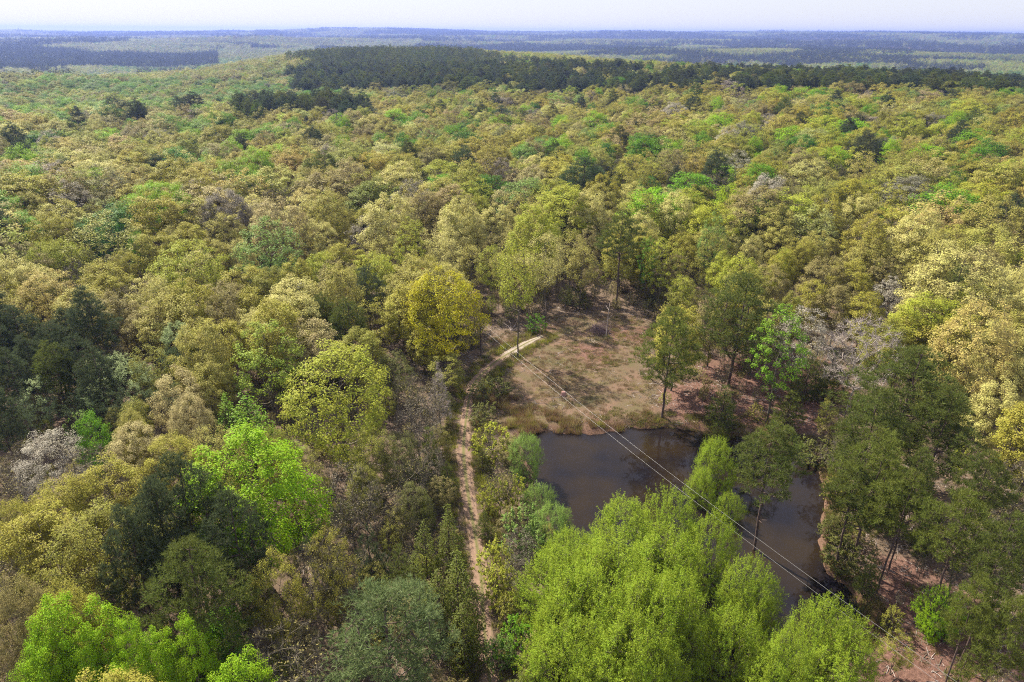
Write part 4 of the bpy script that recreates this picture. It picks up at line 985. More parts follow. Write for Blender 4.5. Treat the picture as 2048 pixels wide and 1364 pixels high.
('broadleaf_tree', 'oak', 6, 'cream', 112.61, 164.11, 14.75, 4.87, 1.82, 'pale cream dome-crowned budding tree in front of the flat-topped far pine', 'tree', 'trees of the spring wood'),
('broadleaf_tree', 'oak', 6, 'ygreen', 48.35, 185.56, 16.34, 5.18, 2.26, 'yellow-green dome-crowned budding tree, nearest one right of the deep-green crown above the clearing', 'tree', 'trees of the spring wood'),
('broadleaf_tree', 'oak', 1, 'gold', 61.23, 181.63, 15.8, 5.09, 0.48, 'olive-gold dome-crowned budding tree, second in front of the right-hand lime crown', 'tree', 'trees of the spring wood'),
('broadleaf_tree', 'oak', 7, 'khaki', 65.7, 166.06, 16.01, 5.12, 3.28, 'khaki dome-crowned budding tree in front of the right-hand lime crown', 'tree', 'trees of the spring wood'),
('broadleaf_tree', 'oak', 1, 'gold', 81.71, 176.57, 17.49, 5.4, 4.5, 'olive-gold dome-crowned budding tree, second left of the brightest far lime crown', 'tree', 'trees of the spring wood'),
('broadleaf_tree', 'oak', 5, 'gold', 40.14, 155.84, 12.24, 3.65, 2.44, 'olive-gold dome-crowned budding tree right of the tall lone pine', 'tree', 'trees of the spring wood'),
('broadleaf_tree', 'oak', 5, 'ygreen', 47.18, 175.29, 13.08, 4.5, 4.53, 'yellow-green dome-crowned budding tree, second right of the deep-green crown above the clearing', 'tree', 'trees of the spring wood'),
('broadleaf_tree', 'oak', 2, 'khaki', 63.64, 158.94, 13.19, 4.54, 5.44, 'khaki dome-crowned budding tree, second behind the big pine behind the far bank', 'tree', 'trees of the spring wood'),
('broadleaf_tree', 'sparse', 2, 'cream', 52.07, 159.1, 11.52, 3.11, 3.77, 'pale cream thin-leaved tree behind the big pine behind the far bank', 'tree', 'trees of the spring wood'),
('broadleaf_tree', 'leafy', 0, 'ygreen', 58.49, 142.01, 12.24, 2.62, 6.04, 'yellow-green thick-leaved clumpy tree behind the big pine behind the far bank', 'tree', 'trees of the spring wood'),
('broadleaf_tree', 'sparse', 4, 'olive', 32.91, 123.91, 12.0, 3.0, 1.77, 'dull olive thin-leaved tree behind the pine on the far bank', 'tree', 'trees of the spring wood'),
('broadleaf_tree', 'oak', 3, 'cream', 69.16, 90.99, 12.0, 2.83, 0.89, 'pale cream dome-crowned budding tree, nearest one right of the huge dark pine', 'tree', 'trees of the spring wood'),
('broadleaf_tree', 'sparse', 8, 'grey', -36.44, 164.43, 13.2, 4.04, 5.04, 'greyish thin-leaved tree right of the pale green many-stemmed tree', 'tree', 'trees of the spring wood'),
('broadleaf_tree', 'oak', 2, 'gold', -39.09, 179.49, 12.24, 4.14, 3.96, 'olive-gold dome-crowned budding tree in front of the paired far deep-green crowns', 'tree', 'trees of the spring wood'),
('broadleaf_tree', 'oak', 0, 'cream', -29.73, 160.06, 19.55, 6.77, 3.8, 'pale cream dome-crowned budding tree, second in front of the paired far deep-green crowns', 'tree', 'trees of the spring wood'),
('broadleaf_tree', 'oak', 7, 'grey', -24.65, 197.22, 12.24, 4.26, 6.13, 'greyish dome-crowned budding tree in front of the paired far deep-green crowns', 'tree', 'trees of the spring wood'),
('broadleaf_tree', 'oak', 3, 'cream', -28.69, 166.63, 14.04, 4.72, 6.11, 'pale cream dome-crowned budding tree, fourth behind the yellow tree beside the track', 'tree', 'trees of the spring wood'),
('broadleaf_tree', 'sapling', 7, 'ygreen', -22.37, 145.57, 18.0, 3.97, 2.41, 'yellow-green narrow upright thin-leaved tree behind the yellow tree beside the track', 'tree', 'trees of the spring wood'),
('broadleaf_tree', 'oak', 7, 'olive', -22.94, 182.48, 12.24, 3.5, 6.11, 'dull olive dome-crowned budding tree in front of the paired far deep-green crowns', 'tree', 'trees of the spring wood'),
('broadleaf_tree', 'oak', 4, 'cream', -13.2, 160.27, 18.39, 5.55, 3.89, 'pale cream dome-crowned budding tree, third behind the yellow tree beside the track', 'tree', 'trees of the spring wood'),
('broadleaf_tree', 'oak', 0, 'cream', -3.69, 171.72, 14.76, 4.85, 2.78, 'pale cream dome-crowned budding tree, fifth behind the yellow tree beside the track', 'tree', 'trees of the spring wood'),
('broadleaf_tree', 'oak', 1, 'ygreen', 5.28, 153.43, 19.55, 5.92, 3.88, 'yellow-green dome-crowned budding tree left of the tall lone pine', 'tree', 'trees of the spring wood'),
('broadleaf_tree', 'edge', 5, 'ygreen', 1.03, 113.37, 22.65, 3.9, 6.03, 'yellow-green tall bare-trunked thin-crowned tree, second right of the yellow tree beside the track', 'tree', 'trees of the spring wood'),
('broadleaf_tree', 'edge', 3, 'cream', 6.86, 132.55, 18.3, 3.48, 1.56, 'pale cream tall bare-trunked thin-crowned tree left of the tall lone pine', 'tree', 'trees of the spring wood'),
('broadleaf_tree', 'oak', 3, 'olive', 14.13, 182.01, 12.24, 4.2, 2.34, 'dull olive dome-crowned budding tree left of the tall lone pine', 'tree', 'trees of the spring wood'),
('broadleaf_tree', 'oak', 1, 'cream', 19.71, 175.71, 17.4, 5.37, 1.33, 'pale cream dome-crowned budding tree, second left of the tall lone pine', 'tree', 'trees of the spring wood'),
('broadleaf_tree', 'sapling', 2, 'green', 29.24, 141.98, 15.31, 2.23, 5.14, 'mid-green narrow upright thin-leaved tree right of the tall lone pine', 'tree', 'trees of the spring wood'),
('broadleaf_tree', 'leafy', 4, 'dkgreen', 16.29, 205.59, 12.24, 2.08, 5.65, 'deep green thick-leaved clumpy tree, nearest one in front of the rounded green far crown', 'tree', 'trees of the spring wood'),
('broadleaf_tree', 'leafy', 6, 'dkgreen', 39.27, 209.95, 12.24, 2.65, 3.6, 'deep green thick-leaved clumpy tree in front of the deep-green crown above the clearing', 'tree', 'trees of the spring wood'),
('broadleaf_tree', 'oak', 6, 'cream', 41.34, 171.41, 17.98, 5.47, 2.28, 'pale cream dome-crowned budding tree in front of the deep-green crown above the clearing', 'tree', 'trees of the spring wood'),
('broadleaf_tree', 'oak', 7, 'ygreen', 38.68, 171.13, 13.55, 4.62, 3.17, 'yellow-green dome-crowned budding tree right of the tall lone pine', 'tree', 'trees of the spring wood'),
('broadleaf_tree', 'oak', 5, 'ygreen', 45.27, 172.76, 12.79, 4.45, 2.55, 'yellow-green dome-crowned budding tree in front of the deep-green crown above the clearing', 'tree', 'trees of the spring wood'),
('broadleaf_tree', 'leafy', 6, 'ygreen', 34.58, 130.35, 10.0, 2.62, 4.51, 'yellow-green thick-leaved clumpy tree behind the pine on the far bank', 'tree', 'trees of the spring wood'),
('leafy_shrub', 'shrub', 8, 'understory', 13.92, 141.24, 4.0, 2.65, 1.86, 'dark olive bushy shrub in front of the tall lone pine', 'shrub', 'shrubs'),
('leafy_shrub', 'shrub', 7, 'green', 4.77, 125.89, 3.5, 1.72, 5.65, 'mid-green bushy shrub right of the yellow tree beside the track', 'shrub', 'shrubs'),
('broadleaf_tree', 'sparse', 4, 'gold', -24.25, 110.67, 12.0, 3.32, 5.36, 'olive-gold thin-leaved tree left of the yellow tree beside the track', 'tree', 'trees of the spring wood'),
('broadleaf_tree', 'edge', 5, 'cream', -16.21, 148.57, 16.0, 4.25, 2.91, 'pale cream tall bare-trunked thin-crowned tree, second behind the yellow tree beside the track', 'tree', 'trees of the spring wood'),
('broadleaf_tree', 'edge', 1, 'khaki', -8.82, 138.98, 14.0, 3.66, 3.98, 'khaki tall bare-trunked thin-crowned tree behind the yellow tree beside the track', 'tree', 'trees of the spring wood'),
('broadleaf_tree', 'edge', 0, 'cream', -14.33, 143.88, 14.0, 3.77, 0.36, 'pale cream tall bare-trunked thin-crowned tree, nearest one behind the yellow tree beside the track', 'tree', 'trees of the spring wood'),
('broadleaf_tree', 'edge', 2, 'khaki', 12.88, 143.94, 16.0, 3.57, 4.21, 'khaki tall bare-trunked thin-crowned tree, second left of the tall lone pine', 'tree', 'trees of the spring wood'),
('broadleaf_tree', 'edge', 4, 'khaki', 14.77, 139.21, 14.0, 3.3, 3.78, 'khaki tall bare-trunked thin-crowned tree, nearest one left of the tall lone pine', 'tree', 'trees of the spring wood'),
('broadleaf_tree', 'edge', 6, 'khaki', 2.06, 136.72, 12.0, 3.26, 1.52, 'khaki tall bare-trunked thin-crowned tree, second right of the yellow tree beside the track', 'tree', 'trees of the spring wood'),
('broadleaf_tree', 'sapling', 1, 'ygreen', 31.73, 138.01, 16.0, 3.62, 4.29, 'yellow-green narrow upright thin-leaved tree right of the tall lone pine', 'tree', 'trees of the spring wood'),
('pine_tree', 'pinehero', 4, 'pinedk', -28.0, 124.33, 14.0, 4.1, 1.24, 'blackish-green wide-crowned pine left of the yellow tree beside the track', 'pine tree', 'pines'),
('broadleaf_tree', 'oak', 5, 'cream', -10.38, 166.32, 14.1, 4.72, 5.02, 'pale cream dome-crowned budding tree, second behind the yellow tree beside the track', 'tree', 'trees of the spring wood'),
('broadleaf_tree', 'edge', 8, 'khaki', 2.24, 155.86, 14.99, 4.04, 3.03, 'khaki tall bare-trunked thin-crowned tree, fourth left of the tall lone pine', 'tree', 'trees of the spring wood'),
('broadleaf_tree', 'edge', 0, 'ygreen', -4.36, 135.7, 15.0, 2.68, 2.16, 'yellow-green tall bare-trunked thin-crowned tree, nearest one right of the yellow tree beside the track', 'tree', 'trees of the spring wood'),
('broadleaf_tree', 'edge', 0, 'olive', 23.32, 142.67, 13.0, 2.82, 4.32, 'dull olive tall bare-trunked thin-crowned tree in front of the tall lone pine', 'tree', 'trees of the spring wood'),
('broadleaf_tree', 'edge', 3, 'brown', 34.87, 139.0, 12.0, 2.94, 3.96, 'brownish tall bare-trunked thin-crowned tree right of the tall lone pine', 'tree', 'trees of the spring wood'),
('broadleaf_tree', 'oak', 0, 'cream', 24.14, 176.74, 12.24, 3.86, 3.15, 'pale cream dome-crowned budding tree, nearest one left of the tall lone pine', 'tree', 'trees of the spring wood'),
('broadleaf_tree', 'sparse', 1, 'olive', -10.61, 99.88, 7.0, 3.1, 0.93, 'dull olive thin-leaved tree behind the grey leafless conifer', 'tree', 'trees of the spring wood'),
('broadleaf_tree', 'sparse', 3, 'gold', -15.17, 106.01, 9.0, 2.94, 2.77, 'olive-gold thin-leaved tree behind the grey leafless conifer', 'tree', 'trees of the spring wood'),
('leafy_shrub', 'shrub', 6, 'understory', -3.36, 99.4, 3.0, 2.84, 0.81, 'dark olive bushy shrub, second right of the grey leafless conifer', 'shrub', 'shrubs'),
('leafy_shrub', 'shrub', 7, 'understory', -4.43, 91.11, 3.0, 1.98, 3.28, 'dark olive bushy shrub, nearest one right of the grey leafless conifer', 'shrub', 'shrubs'),
('bare_tree', 'bare', 5, 'understory', -15.71, 90.85, 8.0, 2.21, 1.35, 'dark olive nearly leafless twiggy tree left of the grey leafless conifer', 'tree', 'leafless trees'),
('broadleaf_tree', 'sparse', 0, 'understory', -18.6, 96.43, 9.0, 2.72, 4.31, 'dark olive thin-leaved tree left of the grey leafless conifer', 'tree', 'trees of the spring wood'),
('broadleaf_tree', 'leafy', 2, 'lime', -109.61, 273.19, 19.28, 5.45, 4.85, 'bright lime-green thick-leaved clumpy tree right of the rounded lime tree', 'tree', 'trees of the spring wood'),
('broadleaf_tree', 'leafy', 1, 'lime', -87.36, 236.05, 19.55, 5.51, 5.93, 'bright lime-green thick-leaved clumpy tree right of the far round lime crown', 'tree', 'trees of the spring wood'),
('cedar_tree', 'cedar', 8, 'green', -89.93, 275.42, 15.0, 3.36, 0.08, 'mid-green pointed cedar right of the far round lime crown', 'evergreen', 'evergreens by the track'),
('broadleaf_tree', 'leafy', 3, 'dkgreen', -44.55, 278.22, 19.55, 5.44, 0.82, 'deep green thick-leaved clumpy tree right of the lime crown before the plantation', 'tree', 'trees of the spring wood'),
('broadleaf_tree', 'leafy', 3, 'dkgreen', -39.18, 304.86, 15.46, 4.87, 5.34, 'deep green thick-leaved clumpy tree right of the paired far deep-green crowns', 'tree', 'trees of the spring wood'),
('broadleaf_tree', 'leafy', 7, 'green', -40.99, 286.88, 16.5, 5.11, 0.92, 'mid-green thick-leaved clumpy tree, nearest one right of the paired far deep-green crowns', 'tree', 'trees of the spring wood'),
('broadleaf_tree', 'sparse', 8, 'pgreen', -36.25, 313.84, 18.4, 5.54, 4.07, 'soft pale green thin-leaved tree right of the paired far deep-green crowns', 'tree', 'trees of the spring wood'),
('broadleaf_tree', 'leafy', 6, 'dkgreen', -218.69, 384.64, 19.55, 8.0, 0.03, 'deep green thick-leaved clumpy tree behind the rounded lime tree', 'tree', 'trees of the spring wood'),
('broadleaf_tree', 'leafy', 0, 'lime', -171.99, 242.46, 19.55, 5.65, 3.22, 'bright lime-green thick-leaved clumpy tree left of the far valley-side green crown', 'tree', 'trees of the spring wood'),
('broadleaf_tree', 'leafy', 7, 'lime', -50.79, 253.31, 12.24, 4.11, 4.85, 'bright lime-green thick-leaved clumpy tree in front of the paired far deep-green crowns', 'tree', 'trees of the spring wood'),
('broadleaf_tree', 'leafy', 2, 'lime', -85.16, 346.3, 19.55, 6.38, 3.02, 'bright lime-green thick-leaved clumpy tree left of the paired far deep-green crowns', 'tree', 'trees of the spring wood'),
('broadleaf_tree', 'leafy', 7, 'green', -227.94, 357.13, 14.96, 4.71, 5.94, 'mid-green thick-leaved clumpy tree, second left of the far valley-side green crown', 'tree', 'trees of the spring wood'),
('broadleaf_tree', 'leafy', 4, 'green', -225.12, 360.29, 13.78, 4.44, 0.05, 'mid-green thick-leaved clumpy tree, nearest one left of the far valley-side green crown', 'tree', 'trees of the spring wood'),
('broadleaf_tree', 'leafy', 7, 'green', -185.85, 346.51, 17.0, 5.2, 6.22, 'mid-green thick-leaved clumpy tree, nearest one right of the far valley-side green crown', 'tree', 'trees of the spring wood'),
('broadleaf_tree', 'leafy', 6, 'green', -182.16, 350.64, 12.24, 3.72, 4.84, 'mid-green thick-leaved clumpy tree, second right of the far valley-side green crown', 'tree', 'trees of the spring wood'),
('broadleaf_tree', 'leafy', 2, 'green', -187.25, 371.02, 13.03, 4.24, 5.23, 'mid-green thick-leaved clumpy tree, third right of the far valley-side green crown', 'tree', 'trees of the spring wood'),
('broadleaf_tree', 'leafy', 2, 'green', -157.23, 339.74, 17.0, 5.1, 2.55, 'mid-green thick-leaved clumpy tree, second left of the far round lime crown', 'tree', 'trees of the spring wood'),
('broadleaf_tree', 'leafy', 2, 'green', -153.24, 350.55, 17.52, 5.24, 5.1, 'mid-green thick-leaved clumpy tree, nearest one left of the far round lime crown', 'tree', 'trees of the spring wood'),
('broadleaf_tree', 'leafy', 3, 'green', -155.34, 383.14, 13.54, 4.37, 6.06, 'mid-green thick-leaved clumpy tree, second behind the far round lime crown', 'tree', 'trees of the spring wood'),
('broadleaf_tree', 'leafy', 5, 'green', -150.79, 404.63, 14.28, 4.6, 5.68, 'mid-green thick-leaved clumpy tree, third behind the far round lime crown', 'tree', 'trees of the spring wood'),
('broadleaf_tree', 'leafy', 7, 'green', -146.87, 377.78, 12.24, 3.99, 1.52, 'mid-green thick-leaved clumpy tree, nearest one behind the far round lime crown', 'tree', 'trees of the spring wood'),
('broadleaf_tree', 'leafy', 7, 'green', -118.5, 348.23, 14.54, 4.61, 4.21, 'mid-green thick-leaved clumpy tree right of the far round lime crown', 'tree', 'trees of the spring wood'),
('broadleaf_tree', 'leafy', 7, 'green', -103.24, 335.53, 19.29, 5.61, 2.1, 'mid-green thick-leaved clumpy tree left of the lime crown before the plantation', 'tree', 'trees of the spring wood'),
('broadleaf_tree', 'leafy', 4, 'green', -242.39, 338.59, 12.74, 4.19, 0.22, 'mid-green thick-leaved clumpy tree, third left of the far valley-side green crown', 'tree', 'trees of the spring wood'),
('broadleaf_tree', 'leafy', 4, 'mint', -221.41, 567.83, 19.55, 7.82, 6.16, 'pale mint-green thick-leaved clumpy tree behind the far round lime crown', 'tree', 'trees of the spring wood'),
('pine_tree', 'pine', 6, 'pinedk', -194.92, 373.28, 21.85, 4.56, 5.69, 'blackish-green pine right of the far valley-side green crown', 'pine tree', 'pines'),
('broadleaf_tree', 'leafy', 7, 'ygreen', -36.67, 496.76, 17.0, 5.17, 0.58, 'yellow-green thick-leaved clumpy tree right of the paired far deep-green crowns', 'tree', 'trees of the spring wood'),
('broadleaf_tree', 'leafy', 0, 'green', -28.32, 470.65, 15.91, 4.9, 5.82, 'mid-green thick-leaved clumpy tree, second right of the paired far deep-green crowns', 'tree', 'trees of the spring wood'),
('bare_tree', 'bare', 0, 'grey', -27.64, 369.68, 14.95, 6.0, 4.54, 'greyish nearly leafless twiggy tree right of the paired far deep-green crowns', 'tree', 'leafless trees'),
('bare_tree', 'bare', 4, 'grey', -6.19, 409.55, 14.95, 6.0, 1.01, 'greyish nearly leafless twiggy tree left of the tall far lime tree', 'tree', 'leafless trees'),
('broadleaf_tree', 'oak', 3, 'gold', -130.76, 311.39, 19.55, 8.0, 0.69, 'olive-gold dome-crowned budding tree behind the far round lime crown', 'tree', 'trees of the spring wood'),
('broadleaf_tree', 'oak', 0, 'khaki', -59.17, 328.75, 19.55, 6.37, 5.78, 'khaki dome-crowned budding tree behind the paired far deep-green crowns', 'tree', 'trees of the spring wood'),
('broadleaf_tree', 'oak', 3, 'beige', -81.75, 364.31, 19.1, 5.74, 5.94, 'beige dome-crowned budding tree right of the lime crown before the plantation', 'tree', 'trees of the spring wood'),
('broadleaf_tree', 'oak', 6, 'gold', -104.02, 212.65, 19.55, 7.7, 6.22, 'olive-gold dome-crowned budding tree behind the rounded lime tree', 'tree', 'trees of the spring wood'),
('broadleaf_tree', 'oak', 3, 'brown', -102.19, 291.2, 19.26, 5.68, 5.97, 'brownish dome-crowned budding tree right of the far round lime crown', 'tree', 'trees of the spring wood'),
('broadleaf_tree', 'oak', 8, 'cream', -33.06, 203.17, 19.55, 8.0, 4.99, 'pale cream dome-crowned budding tree, nearest one in front of the paired far deep-green crowns', 'tree', 'trees of the spring wood'),
('broadleaf_tree', 'leafy', 4, 'gold', -12.71, 216.34, 12.81, 4.35, 2.32, 'olive-gold thick-leaved clumpy tree right of the paired far deep-green crowns', 'tree', 'trees of the spring wood'),
('broadleaf_tree', 'oak', 8, 'beige', -49.08, 209.55, 19.55, 6.08, 1.13, 'beige dome-crowned budding tree left of the paired far deep-green crowns', 'tree', 'trees of the spring wood'),
('broadleaf_tree', 'sparse', 4, 'grey', -26.8, 183.6, 18.4, 5.06, 5.81, 'greyish thin-leaved tree in front of the paired far deep-green crowns', 'tree', 'trees of the spring wood'),
('broadleaf_tree', 'leafy', 8, 'lime', 19.86, 277.38, 19.55, 5.67, 4.44, 'bright lime-green thick-leaved clumpy tree behind the rounded green far crown', 'tree', 'trees of the spring wood'),
('broadleaf_tree', 'leafy', 3, 'green', 24.41, 239.34, 18.85, 5.38, 3.01, 'mid-green thick-leaved clumpy tree in front of the tall far lime tree', 'tree', 'trees of the spring wood'),
('broadleaf_tree', 'leafy', 5, 'green', 49.37, 273.64, 19.55, 5.84, 6.18, 'mid-green thick-leaved clumpy tree behind the deep-green crown above the clearing', 'tree', 'trees of the spring wood'),
('broadleaf_tree', 'leafy', 5, 'green', 78.73, 293.43, 17.31, 5.21, 4.21, 'mid-green thick-leaved clumpy tree left of the right-hand lime crown', 'tree', 'trees of the spring wood'),
('broadleaf_tree', 'leafy', 2, 'lime', 98.9, 287.98, 15.71, 4.87, 0.66, 'bright lime-green thick-leaved clumpy tree, second left of the deep-green crown near the pines', 'tree', 'trees of the spring wood'),
('broadleaf_tree', 'leafy', 5, 'lime', 96.08, 267.46, 13.09, 4.32, 5.69, 'bright lime-green thick-leaved clumpy tree in front of the right-hand lime crown', 'tree', 'trees of the spring wood'),
('broadleaf_tree', 'leafy', 1, 'lime', 126.75, 277.01, 12.65, 4.22, 5.98, 'bright lime-green thick-leaved clumpy tree in front of the deep-green crown near the pines', 'tree', 'trees of the spring wood'),
('broadleaf_tree', 'leafy', 3, 'lime', 141.13, 261.15, 18.06, 5.37, 3.42, 'bright lime-green thick-leaved clumpy tree, second left of the flat-topped far pine', 'tree', 'trees of the spring wood'),
('broadleaf_tree', 'leafy', 6, 'green', 157.92, 301.89, 15.22, 4.83, 3.14, 'mid-green thick-leaved clumpy tree behind the brightest far lime crown', 'tree', 'trees of the spring wood'),
('pine_tree', 'pine', 0, 'pinedk', 179.66, 284.32, 21.85, 5.54, 3.76, 'blackish-green pine right of the brightest far lime crown', 'pine tree', 'pines'),
('broadleaf_tree', 'leafy', 0, 'dkgreen', 44.36, 224.1, 12.24, 4.08, 4.78, 'deep green thick-leaved clumpy tree in front of the far mid-green tree', 'tree', 'trees of the spring wood'),
('broadleaf_tree', 'leafy', 7, 'green', 51.88, 262.85, 12.48, 4.26, 2.89, 'mid-green thick-leaved clumpy tree in front of the far mid-green tree', 'tree', 'trees of the spring wood'),
('broadleaf_tree', 'leafy', 1, 'ygreen', 39.56, 249.31, 12.24, 3.15, 2.04, 'yellow-green thick-leaved clumpy tree left of the deep-green crown above the clearing', 'tree', 'trees of the spring wood'),
('broadleaf_tree', 'leafy', 6, 'lime', 17.02, 357.1, 12.24, 4.1, 0.99, 'bright lime-green thick-leaved clumpy tree left of the tall far lime tree', 'tree', 'trees of the spring wood'),
('broadleaf_tree', 'leafy', 1, 'lime', 42.79, 371.94, 19.55, 7.81, 5.32, 'bright lime-green thick-leaved clumpy tree behind the tall far lime tree', 'tree', 'trees of the spring wood'),
('broadleaf_tree', 'leafy', 6, 'green', 71.55, 426.94, 19.55, 8.0, 2.2, 'mid-green thick-leaved clumpy tree, nearest one behind the far mid-green tree', 'tree', 'trees of the spring wood'),
('broadleaf_tree', 'leafy', 1, 'green', 79.25, 546.45, 19.55, 7.53, 0.25, 'mid-green thick-leaved clumpy tree, second behind the far mid-green tree', 'tree', 'trees of the spring wood'),
('broadleaf_tree', 'leafy', 3, 'lime', 162.78, 441.06, 19.55, 6.89, 4.5, 'bright lime-green thick-leaved clumpy tree, nearest one left of the deep-green crown near the pines', 'tree', 'trees of the spring wood'),
('broadleaf_tree', 'leafy', 8, 'dkgreen', 154.79, 351.37, 19.55, 7.09, 5.58, 'deep green thick-leaved clumpy tree left of the brightest far lime crown', 'tree', 'trees of the spring wood'),
('broadleaf_tree', 'leafy', 7, 'green', 175.67, 352.8, 18.95, 5.57, 2.88, 'mid-green thick-leaved clumpy tree right of the deep-green crown near the pines', 'tree', 'trees of the spring wood'),
('broadleaf_tree', 'leafy', 8, 'ygreen', 230.77, 365.47, 19.55, 8.0, 1.95, 'yellow-green thick-leaved clumpy tree behind the flat-topped far pine', 'tree', 'trees of the spring wood'),
('broadleaf_tree', 'leafy', 6, 'lime', 194.95, 320.94, 16.63, 5.11, 1.72, 'bright lime-green thick-leaved clumpy tree, nearest one left of the flat-topped far pine', 'tree', 'trees of the spring wood'),
('broadleaf_tree', 'leafy', 6, 'gold', 210.67, 313.09, 18.79, 5.53, 3.75, 'olive-gold thick-leaved clumpy tree right of the flat-topped far pine', 'tree', 'trees of the spring wood'),
('broadleaf_tree', 'leafy', 8, 'green', 167.5, 414.48, 12.24, 3.63, 2.95, 'mid-green thick-leaved clumpy tree left of the deep-green crown near the pines', 'tree', 'trees of the spring wood'),
('broadleaf_tree', 'leafy', 6, 'lime', 111.67, 396.43, 19.55, 6.22, 0.32, 'bright lime-green thick-leaved clumpy tree behind the right-hand lime crown', 'tree', 'trees of the spring wood'),
('broadleaf_tree', 'leafy', 0, 'dkgreen', 13.63, 199.59, 12.24, 2.2, 3.12, 'deep green thick-leaved clumpy tree, second in front of the rounded green far crown', 'tree', 'trees of the spring wood'),
('pine_tree', 'pine', 3, 'pinedk', 174.13, 390.8, 21.85, 5.45, 0.07, 'blackish-green pine behind the deep-green crown near the pines', 'pine tree', 'pines'),
('pine_tree', 'pine', 8, 'pinedk', 196.8, 379.53, 21.85, 4.63, 4.82, 'blackish-green pine behind the brightest far lime crown', 'pine tree', 'pines'),
('bare_tree', 'bare', 7, 'grey', 128.2, 263.79, 14.95, 6.0, 0.4, 'greyish nearly leafless twiggy tree left of the brightest far lime crown', 'tree', 'leafless trees'),
('broadleaf_tree', 'sparse', 8, 'white', 90.57, 297.52, 18.4, 5.8, 2.09, 'whitish thin-leaved tree left of the right-hand lime crown', 'tree', 'trees of the spring wood'),
('broadleaf_tree', 'oak', 1, 'white', 87.24, 390.16, 19.55, 7.49, 5.81, 'whitish dome-crowned budding tree behind the far mid-green tree', 'tree', 'trees of the spring wood'),
('broadleaf_tree', 'oak', 1, 'ygreen', 172.0, 308.44, 19.55, 8.0, 0.47, 'yellow-green dome-crowned budding tree behind the brightest far lime crown', 'tree', 'trees of the spring wood'),
('broadleaf_tree', 'oak', 5, 'gold', 71.23, 320.11, 19.55, 7.34, 0.27, 'olive-gold dome-crowned budding tree right of the far mid-green tree', 'tree', 'trees of the spring wood'),
('broadleaf_tree', 'oak', 1, 'khaki', 25.29, 292.62, 19.55, 6.22, 5.97, 'khaki dome-crowned budding tree right of the tall far lime tree', 'tree', 'trees of the spring wood'),
('broadleaf_tree', 'oak', 5, 'white', 70.66, 190.29, 19.55, 5.91, 1.21, 'whitish dome-crowned budding tree in front of the right-hand lime crown', 'tree', 'trees of the spring wood'),
('broadleaf_tree', 'oak', 5, 'gold', 74.42, 219.68, 14.48, 4.8, 3.73, 'olive-gold dome-crowned budding tree, nearest one in front of the right-hand lime crown', 'tree', 'trees of the spring wood'),
('broadleaf_tree', 'oak', 8, 'khaki', 23.88, 189.29, 16.44, 5.22, 5.3, 'khaki dome-crowned budding tree, second behind the tall lone pine', 'tree', 'trees of the spring wood'),
('broadleaf_tree', 'oak', 7, 'gold', 107.06, 230.1, 12.24, 3.77, 5.32, 'olive-gold dome-crowned budding tree, nearest one left of the brightest far lime crown', 'tree', 'trees of the spring wood'),
('bare_tree', 'bare', 5, 'brown', -11.22, 34.74, 9.84, 2.74, 4.02, 'brownish nearly leafless twiggy tree in front of the blue-green front pine', 'tree', 'leafless trees'),
('broadleaf_tree', 'oaknear', 0, 'gold', -28.38, 32.65, 14.32, 3.91, 6.28, 'olive-gold dome-crowned budding tree in front of the lime tree at the front left', 'tree', 'trees of the spring wood'),
('bare_tree', 'bare', 2, 'brown', -18.96, 40.32, 10.29, 3.64, 1.68, 'brownish nearly leafless twiggy tree right of the lime-yellow front crown', 'tree', 'leafless trees'),
('pine_tree', 'youngpine', 4, 'understory', -17.99, 54.72, 5.53, 1.62, 6.04, 'dark olive young pine behind the blue-green front pine', 'pine tree', 'pines'),
('broadleaf_tree', 'sparsenear', 1, 'olive', -37.89, 50.32, 14.76, 4.54, 5.05, 'dull olive thin-leaved tree left of the dark front pine', 'tree', 'trees of the spring wood'),
('bare_tree', 'bare', 6, 'grey', -17.73, 61.19, 11.94, 2.75, 5.14, 'greyish nearly leafless twiggy tree right of the large lime tree', 'tree', 'leafless trees'),
('broadleaf_tree', 'sparsenear', 4, 'olive', -31.59, 57.45, 14.19, 3.52, 4.79, 'dull olive thin-leaved tree right of the dark front pine', 'tree', 'trees of the spring wood'),
('bare_tree', 'bare', 5, 'brown', -48.56, 48.65, 10.01, 2.86, 4.54, 'brownish nearly leafless twiggy tree left of the lime tree at the front left', 'tree', 'leafless trees'),
('pine_tree', 'youngpine', 5, 'understory', -9.71, 68.63, 5.4, 1.71, 1.01, 'dark olive young pine left of the middle of the track', 'pine tree', 'pines'),
('pine_tree', 'youngpine', 1, 'pine', 47.35, 50.99, 4.59, 1.45, 1.74, 'dark green young pine in front of the pine on the red slope', 'pine tree', 'pines'),
('bare_tree', 'bare', 2, 'brown', 46.68, 55.27, 11.4, 3.21, 4.44, 'brownish nearly leafless twiggy tree, nearest one right of the pine on the red slope', 'tree', 'leafless trees'),
('pine_tree', 'youngpine', 6, 'understory', -18.32, 72.52, 4.48, 1.32, 1.19, 'dark olive young pine left of the cedar leaning over the track', 'pine tree', 'pines'),
('broadleaf_tree', 'sparsenear', 0, 'khaki', -35.29, 68.54, 12.22, 3.29, 1.01, 'khaki thin-leaved tree left of the large lime tree', 'tree', 'trees of the spring wood'),
('pine_tree', 'youngpine', 2, 'pine', 47.85, 62.62, 4.79, 1.7, 1.22, 'dark green young pine left of the pine on the red slope', 'pine tree', 'pines'),
('bare_tree', 'bare', 8, 'grey', -12.5, 78.78, 10.13, 3.05, 4.71, 'greyish nearly leafless twiggy tree in front of the grey leafless conifer', 'tree', 'leafless trees'),
